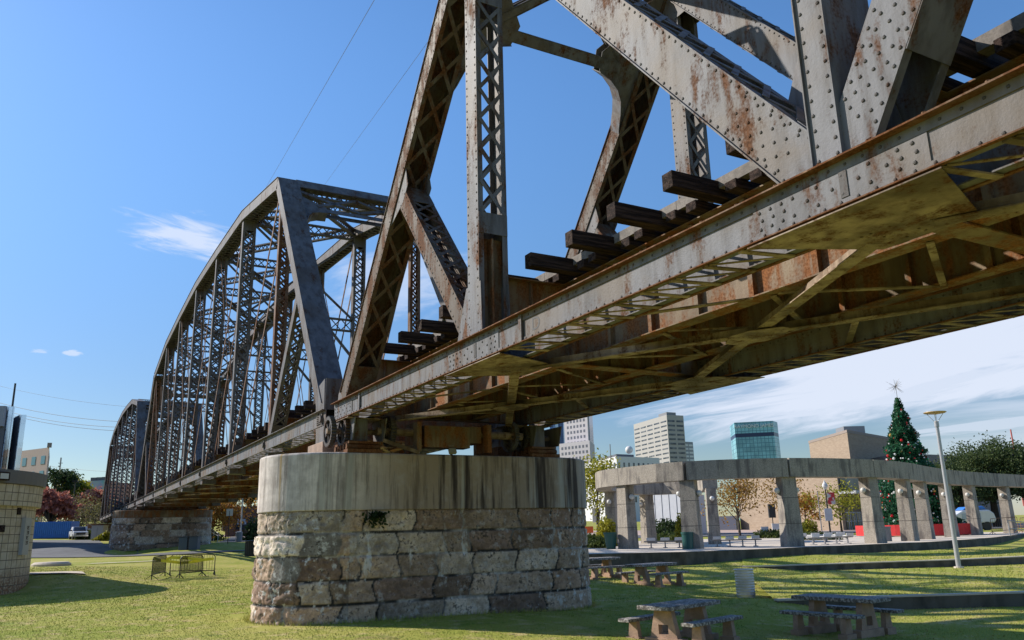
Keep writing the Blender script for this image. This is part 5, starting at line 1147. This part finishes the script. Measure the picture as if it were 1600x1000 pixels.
T, a, c, b, zt = tower('panel_building', 'low pale panel building seen between the rear pillars', 'building', (1000, 98), (1068, 92), (1100, 100), 770, 1, mat('white_metal_panel', lambda t, P, b: (MIX(t, NOISE(t, P, 2, 4), (.40, .41, .44), (.52, .53, .56)), NOISE(t, P, 4, 2), .05), .5))
mb = MB(); 
for k in range(1, 6): q = a+(c-a)*k/6; mb.obox((q[0], q[1], (zt+1)/2)-fh*.02, rt0*.03, fh*.03, zz*(zt-1)/2)
mb.build('panel_joint', M_RAIL, T)
T, a, c, b, zt = tower('garage_building', 'dark bluish garage wall behind the autumn tree', 'building', (1112, 128), (1149, 126), (1153, 130), 806, 1, flat('blue_shaded_garage', (.16, .17, .21)))  # the wall's blue shade is put into its colour
# left edge buildings
GL = gridglass('pale_striped_glass', (.34, .42, .52), (.10, .13, .18), 40, 1.3); DKW = flat('dark_grey_cladding', (.10, .105, .12), .6)
for i, (l, c, r, yt, lab) in enumerate((((-60, 78), (12, 80), (22, 112), 635, 'grey topped glass building with striped side at the far left edge'), ((22, 84), (31, 82), (40, 108), 648, 'dark slab building with a pale striped glass side beside the glass building'))):
    T, a, cc, b, zt = tower('glass_building', lab, 'building', l, c, r, yt, 2, DKW, 'glass buildings at the left edge')
    u = (b-cc)*.985; o_ = nrm(np.r_[np.cross(zz, u)[:2], 0]); o_ = o_ if o_@(CAM-cc) > 0 else -o_
    mb = MB(); mb.prism([cc+u*.02+o_*.05, cc+u+o_*.05, cc+u+o_*.12, cc+u*.02+o_*.12], (0, 0, -(zt-3))); mb.build('side_sheet', GL, T)
    if i == 0: mb = MB(); mb.prism([a-o_*0-fh*.1, cc-fh*.1, cc-fh*.4, a-fh*.4], (0, 0, -2.0)); mb.build('parapet', flat('grey_parapet', (.30, .31, .34)), T)
T, q, zb = post('thin dark pole rising above the glass buildings at the far left', 24, 599, 100, 'flag_pole', 'pole', .16, 4, MBK)
T, a, c, b, zt = tower('hotel', 'beige hotel block with blue tinted windows behind the tile building', 'hotel', (20, 172), (77, 165), (79.5, 185), 699, 2.5, flat('beige_pink_render', (.42, .32, .28), .8)); windows(T, a, c, zt, 6, 4, .42, .55, 3.0, .9, flat('teal_window', (.10, .24, .30), .15)); mb = MB(); mb.box(c[0]-.5, c[0]+.3, c[1]-.4, c[1]+.4, zt, zt+.9); mb.build('chimney', M_BRN, T)
a, b = atF(134, 752, 330), atF(168, 750, 330); T = thing('mural_building', 'distant brick building with a large colourful mural wall beyond the overpass', 'building', (*((a+b)/2)[:2], 8))
prismz([a[:2], b[:2], b[:2]+fh[:2]*20, a[:2]+fh[:2]*20], 4, a[2]).build('wall', flat('red_brick', (.30, .12, .10)), T)
def mural(t, P, b):
    n = N(t, 'ShaderNodeTexNoise', i={'Scale': .22, 'Detail': 5}); L(t, P, n.inputs['Vector']); h = N(t, 'ShaderNodeHueSaturation', i={'Saturation': 1.6, 'Value': .8}); L(t, n.outputs['Color'], h.inputs['Color']); return MIX(t, .45, h.outputs[0], (.12, .22, .40))
mb = MB(); c0 = a+(b-a)*.22-fh*.15; mb.prism([c0, b-fh*.15, b-fh*.02, c0+fh*.13], (0, 0, -(a[2]-15.5))); mb.build('mural', mat('mural_paint', mural, .7), T)
mb = MB()
for t in (.28, .55, .8): q = a+(b-a)*t; mb.obox(q+fh*2+A(0, 0, .7), rt0*1.1, fh*1, zz*.7)
mb.build('roof_unit', DKW, T)
a, b = atF(112, 781, 260), atF(230, 781, 260); T = thing('overpass', 'dark highway overpass crossing behind the trees at the left', 'overpass', (*((a+b)/2)[:2], 8)); mb = MB(); mb.beam(a, b, 8, 1.3); mb.build('deck', DKW, T)
for k in range(5): q = a+(b-a)*(.1+.2*k); mb = MB(); mb.cyl((q[0], q[1], 3), q, .7, n=8); mb.build('pillar', M_CONC, T)
a, b = atF(96, 786, 200), atF(113, 786, 200); T = thing('store_sign', 'long red shop sign with white lettering strip above the bare shrubs', 'sign', (*((a+b)/2)[:2], 5)); mb = MB(); mb.beam(a, b, .3, 1.3); mb.build('board', M_REDF, T); mb = MB(); mb.beam(a+(b-a)*.08-fh*.2, a+(b-a)*.92-fh*.2, .06, .5); mb.build('lettering', M_WHT, T)
for s in (.1, .9): q = a+(b-a)*s; mb = MB(); mb.cyl((q[0], q[1], 3), q, .15, n=6); mb.build('leg', M_RAIL, T)
T, q, zb = post('tall thin lattice radio mast beyond the red bush', 95.5, 715, 300, 'radio_mast', 'mast', .35, 6, flat('mast_grey', (.25, .25, .27)))
mb = MB()
for dz_, w in ((-5, 1.6), (-8, 1.6), (-2, .8)): mb.beam(q+A(0, 0, dz_)-rt0*w, q+A(0, 0, dz_)+rt0*w, .2, .2)
mb.build('aerial', flat('mast_grey', (.25, .25, .27)), T)
T, q, zb = post('street lamp with a square head standing before the overpass', 118, 752, 190, 'street_lamp', 'street lamp', .16, 5, MBK); mb = MB(); mb.obox(q, rt0*.6, fh*.4, zz*.2); mb.build('lamp_head', MBK, T)
T, q, zb = post('utility pole with cross arms showing above the farthest truss span', 218, 624, 165, 'utility_pole', 'utility pole', .16, 2, M_BARK); mb = MB()
for dz_, w in ((-.4, 1.5), (-1.3, 1.5), (-2.2, 1.3)): mb.beam(q+A(0, 0, dz_)-rt0*w, q+A(0, 0, dz_)+rt0*w, .14, .14)
mb.build('cross_arm', M_BARK, T)
M_WIRE = flat('dark_wire', (.10, .11, .13), .6)
def wire(label, l, r, sag=0):
    p, q = atF(*l), atF(*r); mb = MB(); pts = [p+(q-p)*t-A(0, 0, sag*4*t*(1-t)) for t in np.linspace(0, 1, 17)]; [mb.cyl(pts[i], pts[i+1], wr, n=4, caps=False) for i in range(16)]
    tag(mb.build('power_line', M_WIRE), label, 'wire', 'overhead wires')
for lab, l, r, s_, wr in (('upper left wire slanting across open sky to the grey truss portal', (608, -40, 60), (400, 320, 210), .0, .028), ('right hand wire slanting down to the portal behind the rusty end post', (700, 22, 60), (470, 340, 210), .0, .022),
                    ('uppermost faint wire crossing the sky at the far left', (-20, 598, 190), (240, 638, 170), 1.0, .025), ('middle wire sloping from the dark pole to the farthest span', (-20, 624, 190), (225, 660, 170), 1.2, .045), ('upper of the two close wires sloping over the hotel roof', (-20, 634, 190), (220, 668, 170), 1.3, .045), ('lower of the two close wires sloping over the hotel roof', (-20, 638, 190), (220, 674, 170), 1.3, .045), ('lowest wire running past the radio mast', (70, 727, 250), (230, 738, 230), .6, .035)): wire(lab, l, r, s_)
# right side odds and ends
T, q, zb = post('black post lamp with a white lantern and small banner before the tan hall', 1289.5, 765, 72, 'post_lamp', 'lamp post', .08, PZ, MBK); MB().lathe(q, [(.10, 0), (.24, .25), (.22, .45), (.10, .62), (.02, .8)], 12).build('lantern', M_GLOBE, T)
mb = MB(); mb.obox(q+A(0, 0, -.75)+rt0*.42, rt0*.32, fh*.01, zz*.5); mb.build('banner', mat('red_white_banner', lambda t, P, b: MIX(t, SS(t, NOISE(t, P, 2.2, 2), .45, .55), (.55, .05, .06), (.62, .6, .58)), .8), T); mb = MB(); mb.obox(q+A(0, 0, -2.1)-fh*.08, rt0*.33, fh*.012, zz*.52); mb.build('sign_plate', M_WHT, T)
post('plain thin grey pole left of the post lamp', 1277, 768, 74, 'pole', 'pole', .05, PZ, M_RAIL)
T, q, zb = post('pedestrian signal with a black box head before the tan hall wall', 1206, 800, 78, 'crossing_signal', 'signal', .05, PZ, MBK); mb = MB(); mb.obox(q+A(0, 0, .1), rt0*.3, fh*.15, zz*.62); mb.build('signal_head', MBK, T)
T, q, zb = post('small white street sign on a thin pole left of the colonnade', 931.5, 806, 62, 'street_sign', 'sign', .04, PZ, M_RAIL); mb = MB(); mb.obox(q+A(0, 0, .05), rt0*.28, fh*.015, zz*.52); mb.build('plate', M_WHT, T)
for px, py, f, lab in ((1212, 823, 75, 'low white notice plate beside the pedestrian signal'), (1195, 828, 73, 'small white box near the foot of the autumn tree')):
    q = atF(px, py, f); T = thing('notice', lab, 'notice', (q[0], q[1], PZ)); mb = MB(); mb.obox(q, rt0*.32, fh*.05, zz*.28); mb.build('plate', M_WHT, T); mb = MB(); mb.cyl((q[0], q[1], PZ-.1), q-A(0, 0, .2), .05, n=6); mb.build('stand', M_RAIL, T)
q = atF(903, 826, 66); q[2] = 1.0; T = thing('road_barrel', 'orange road work sign glimpsed just right of the pier', 'road sign', q); mb = MB(); mb.obox(q+A(0, 0, 1.0)+rt0*.3, rt0*.9, fh*.03, zz*.25); mb.build('board', mat('orange_board', speck((.55, .10, .02), .2, 3), .6), T); mb = MB(); mb.cyl(q-A(0, 0, .3), q+A(0, 0, 1), .06, n=6); mb.build('leg', M_RAIL, T)
q = np.r_[zpt(43.6, 77), 1.0]; T = thing('trailer', 'white rounded trailer with a blue top parked beyond the colonnade', 'trailer', q); mb = MB()
mb.prism([q+rt0*x+zz*z-fh*.9 for x, z in ((-2.3, .7), (1.7, .7), (1.9, 1.0), (1.75, 1.6), (1.3, 1.95), (-1.3, 1.9), (-2.2, 1.45))], fh*1.9); mb.build('body', MW, T, bevel=.12)
mb = MB(); mb.prism([q+rt0*x+zz*z-fh*.7 for x, z in ((-1.2, 1.93), (1.2, 1.98), (.9, 2.3), (-.8, 2.25))], fh*1.5); mb.build('canopy', M_BLUE, T, bevel=.1)
mb = MB(); mb.obox(q+zz*1.35+rt0*-.5-fh*.91, rt0*.9, fh*.02, zz*.28); mb.build('window', flat('pale_blue_glass', (.35, .42, .5), .2), T)
for x in (-1.2, .9): mb = MB(); mb.cyl(q+rt0*x+zz*.4-fh*.9, q+rt0*x+zz*.4-fh*.6, .42, n=16); mb.build('wheel', MBK, T)
M_RB = flat('rusty_barrier', (.34, .16, .07), .7)
for l1, l2, lab in (((35.0, 59.5), (38.2, 61.5), 'rust coloured crowd barrier left of the lamp post view of the trailer'), ((38.6, 61.8), (41.2, 63.8), 'rust coloured crowd barrier standing in front of the trailer wheel')):
    barrier(lab, np.r_[zpt(*l1), PZ], np.r_[zpt(*l2), PZ+.1], M_RB, 1.15, 'rusty crowd barriers on the plaza')
a, b = np.r_[zpt(32.0, 52.5), PZ], np.r_[zpt(34.4, 52.0), PZ-.4]; T = thing('handrail', 'bent steel handrail on the plaza steps at the right edge', 'handrail', a); mb = MB(); mb.tube([a, a+zz*1.0, b+zz*1.05, b], .035, 6); mb.cyl(a+zz*.5, b+zz*.55, .03, n=6); q = (a+b)/2; mb.cyl(q-zz*.3, q+zz*1.0, .03, n=6); mb.build('rail', MLP, T)
T, q, zb = post('red and white radio mast above the oak trees at the right', 1579, 671, 420, 'radio_mast', 'mast', .5, 8, mat('red_white_bands', lambda t, P, b: MIX(t, 0.0, (.45, .10, .09), (.6, .6, .6)), .6))
# trees and shrubs
def pf(px, f): p = atF(px, 820, f); return A(p[0], p[1], g1(p[0], p[1]))
def pp(px, f): p = atF(px, 820, f); return A(p[0], p[1], PZ)
tree('autumn tree with sparse yellow leaves behind the second front pillar opening', 'tree', pp(1155, 73), 5.6, 2.35, M_AUT, 2000, .105, .22, .11, 18, .42, name='autumn_tree', group='autumn trees', seed=4)
tree('autumn tree half hidden by the widest front pillar', 'tree', pp(1228, 80), 5.6, 2.4, M_AUT, 1000, .11, .25, .09, 14, .5, name='autumn_tree', group='autumn trees', seed=8)
tree('olive yellow tree before the glass doors of the tan hall', 'tree', pp(1314, 80), 4.6, 2.4, M_YEL, 1500, .11, .25, .11, 14, .5, name='autumn_tree', group='autumn trees', seed=12)
tree('small orange tree left of the post lamp', 'tree', pp(1260, 86), 4.2, 1.5, M_ORG, 1700, .12, .25, .08, 9, .6, name='autumn_tree', group='autumn trees', seed=15)
tree('yellow green street tree between the pier and the colonnade', 'tree', pp(934, 62), 6.6, 1.9, M_YEL, 2700, .11, .2, .10, 15, .6, name='street_tree', group='autumn trees', seed=21)
bush('bright yellow green shrub behind the green planter bin', 'shrub', pp(946, 55), .75, .75, 1.9, M_YEL, 1500, .10, 'shrub', 'plaza shrubs', 1)
bush('bright yellow green shrub left of the black post lamp', 'shrub', pp(1263, 70), .9, .8, 1.5, M_YEL, 1300, .11, 'shrub', 'plaza shrubs', 2)
bush('low hedge at the plaza edge beside the pier', 'hedge', pp(925, 52), 1.8, .8, .8, M_SHRUB, 2200, .09, 'hedge', 'plaza shrubs', 3)
bush('dark rounded shrub against the pale panel building', 'shrub', pp(1043, 80), 2.2, 1.2, 1.9, M_DKG, 2600, .12, 'shrub', 'plaza shrubs', 4)
bush('ball shaped dark shrub left of the larger one by the panel building', 'shrub', pp(1031, 72), .85, .8, 1.1, M_DKG, 1200, .10, 'shrub', 'plaza shrubs', 5)
bush('low clipped hedge behind the white seat rows', 'hedge', pp(1046, 66), 2.4, .9, .75, M_SHRUB, 2400, .10, 'hedge', 'plaza shrubs', 6)
bush('yellowish climbing shrub at the edge of the second front pillar', 'shrub', pp(1063, 62), .5, .5, 2.1, M_YEL, 900, .10, 'shrub', 'plaza shrubs', 7)
bush('low green planting at the foot of the autumn tree', 'shrub', pp(1205, 72), 2.4, .8, .7, M_SHRUB, 1600, .10, 'shrub', 'plaza shrubs', 8)
bush('low green planting behind the grey seats', 'shrub', pp(1270, 60), 2.6, .8, .55, M_SHRUB, 1600, .09, 'shrub', 'plaza shrubs', 9)
for i, (px, f, r, h, lab) in enumerate(((1455, 102, 3.2, 6.2, 'smaller live oak just right of the Christmas tree'), (1502, 98, 4.6, 7.6, 'live oak behind the lamp post'), (1558, 98, 5.2, 9.9, 'tallest live oak, its dome rising above the colonnade at the right'), (1622, 96, 4.6, 8.6, 'live oak cut by the right edge of the picture'))):
    bigtree(lab, 'tree', pf(px, f), r, h, M_OAK, 120, 150, .13, 'oak_tree', 30+i, 'live oaks beyond the colonnade')
tree('orange and yellow tree glowing under the far truss span', 'tree', pf(334, 108), 5.6, 3.3, M_ORG, 5200, .16, .15, .12, 16, .7, name='orange_tree', seed=40)
bush('yellow bush at the end of the distant pier', 'shrub', pf(312, 104), 1.0, 1.0, 3.4, M_YEL, 900, .16, 'shrub', None, 41)
for i, (px, f, r, h, m, lab) in enumerate(((352, 150, 6, 13.5, M_DKG, 'dark evergreen behind the orange tree'), (388, 160, 7, 14.5, M_DKG, 'dark evergreen behind the pale lamp post'), (425, 150, 7, 13, M_DKG, 'dark evergreen hidden mostly by the stone pier'), (82, 210, 6.0, 18.5, M_DKG, 'dark evergreen rising behind the hotel'), (108, 215, 5.0, 14.5, M_YEL, 'yellow green tree between the evergreen and the street lamp'), (77, 131, 3.1, 9.6, M_RED, 'rust red bushy tree beside the tile building'), (148, 165, 4.5, 9.6, M_RED, 'rust red low tree below the overpass'))):
    p = pf(px, f); bigtree(lab, 'tree', p, r, h if i < 3 else h*.78, m, 60, 60, .34, 'tree', 50+i, 'distant trees')
for i, (px, f, h, r) in enumerate(((84, 135, 6.6, 4.2), (103, 140, 7.0, 4.6), (126, 140, 6.4, 4.2), (146, 146, 6.6, 4.8), (168, 150, 5.2, 4.2), (52, 160, 6.5, 4.5))):
    h *= .78; tree(('scraggly bare tree behind the blue container, nearest the tile building', 'wide bare tree behind the middle of the blue container', 'bare tree behind the white pickup', 'bare tree with spreading limbs behind the utility cabinet', 'bare tree beside the distant black pier', 'bare tree mostly hidden by the tile building')[i], 'tree', pf(px, f), h, r, M_BARE, 900, .15, .12, .13, 22, .75, name='bare_tree', group='bare trees on the bank', seed=60+i)
for i, (px, f, rx, h, m) in enumerate(((60, 135, 5, 2.2, M_SHRUB), (140, 126, 3, 1.4, M_SHRUB), (174, 116, 1.1, 1.1, M_YEL), (325, 112, 3.5, 1.3, M_SHRUB), (404, 106, 1.6, 3.0, M_SHRUB))):
    bush(('low green scrub behind the container', 'green scrub behind the utility cabinet', 'yellowish weeds at the foot of the distant pier', 'clipped hedge under the orange tree', 'green shrub at the left end of the near pier')[i], 'shrub', pf(px, f), rx, 2, h, m, 1200, .2, 'shrub', 'scrub along the road', 70+i)

# ------------------------------------------------------------------ grass blades
rng = np.random.default_rng(5); n = 230000
f = 11.5*np.exp(rng.uniform(0, 1, n)*math.log(46/11.5)); lat = rng.uniform(-.70, .70, n)*f*1.05
xy = CAM[:2]+fh[:2]*f[:, None]+rt0[:2]*lat[:, None]
from_edge = np.ones(n, bool)
dpx = np.hypot(np.clip(xy[:, 0]+.82, -1e9, 1e9), 0); inp = (np.abs(xy[:, 0]+.82) < 1.95) & (xy[:, 1] > -2.4) & (xy[:, 1] < 8.0); inb = np.hypot(xy[:, 0]-bc[0], xy[:, 1]-bc[1]) < 5.7
z = G(xy[:, 0], xy[:, 1])
def tierz(A_, B_, za, zb_v):      # height of a terrace sheet under points, nan when outside
    best = np.full(n, np.nan)
    for i in range(len(A_)-1):
        a0, a1, b0 = A_[i], A_[i+1], B_[i]; e1 = a1-a0; e2 = b0-a0; det = e1[0]*e2[1]-e1[1]*e2[0]; d = xy-a0
        s = (d[:, 0]*e2[1]-d[:, 1]*e2[0])/det; t = (e1[0]*d[:, 1]-e1[1]*d[:, 0])/det; k = (s >= 0) & (s < 1) & (t > .06) & (t < 1); best[k] = za[i]+(zb_v-za[i])*t[k]
    return best
for tz in (tierz(low, upw, zlow-.03, .09), tierz(upw, eb, zup-.03, .56)): z = np.where(np.isnan(tz), z, np.fmax(tz, z))
keep = ~inp & ~inb; de = []
xy, z, f = xy[keep], z[keep], f[keep]; n = len(xy); an = rng.uniform(0, 6.283, n); hgt = rng.uniform(.012, .034, n)*np.clip(f/18, .9, 1.6); w = .0045*np.clip(f/12, 1, 3.2); ln = rng.normal(0, .6, (n, 2))*hgt[:, None]
ca, sa = np.cos(an)*w, np.sin(an)*w
V = np.stack([np.c_[xy[:, 0]-ca, xy[:, 1]-sa, z-.004], np.c_[xy[:, 0]+ca, xy[:, 1]+sa, z-.004], np.c_[xy[:, 0]+ln[:, 0], xy[:, 1]+ln[:, 1], z+hgt]], 1).reshape(-1, 3)
k = 2600; pt, nn_, arc_, per_ = stadium(1.97, -.28, 5.76, -.82, .02); ii = rng.integers(0, len(pt), k); tx = pt[ii]+nn_[ii]*abs(rng.normal(0, .10, (k, 1)))-nn_[ii]*.05; tz = G(tx[:, 0], tx[:, 1]); th = rng.uniform(.05, .15, k); ta = rng.uniform(0, 6.283, k); tw = .007; tl = rng.normal(0, .45, (k, 2))*th[:, None]
V2 = np.stack([np.c_[tx[:, 0]-np.cos(ta)*tw, tx[:, 1]-np.sin(ta)*tw, tz-.01], np.c_[tx[:, 0]+np.cos(ta)*tw, tx[:, 1]+np.sin(ta)*tw, tz-.01], np.c_[tx[:, 0]+tl[:, 0], tx[:, 1]+tl[:, 1], tz+th]], 1).reshape(-1, 3)
V = np.r_[V, V2]; npmesh('grass', V, np.arange(len(V)).reshape(-1, 3), M_BLADE, kind='stuff')
k = 5200; ii = rng.integers(0, len(xy), k); c = np.c_[xy[ii]+rng.normal(0, .2, (k, 2)), z[ii]+rng.uniform(.012, .03, k)]; V, Fq = leafquads(c, .030); V = V.reshape(-1, 4, 3); V[:, :, 2] = c[:, None, 2]+(V[:, :, 2]-c[:, None, 2])*.35
npmesh('leaves', V.reshape(-1, 3), Fq, mat('dead_leaf', lambda t, P, b: MIX(t, SS(t, NOISE(t, P, 4, 3), .35, .65), (.16, .085, .035), (.46, .34, .15)), .8, spec=.1), kind='stuff')
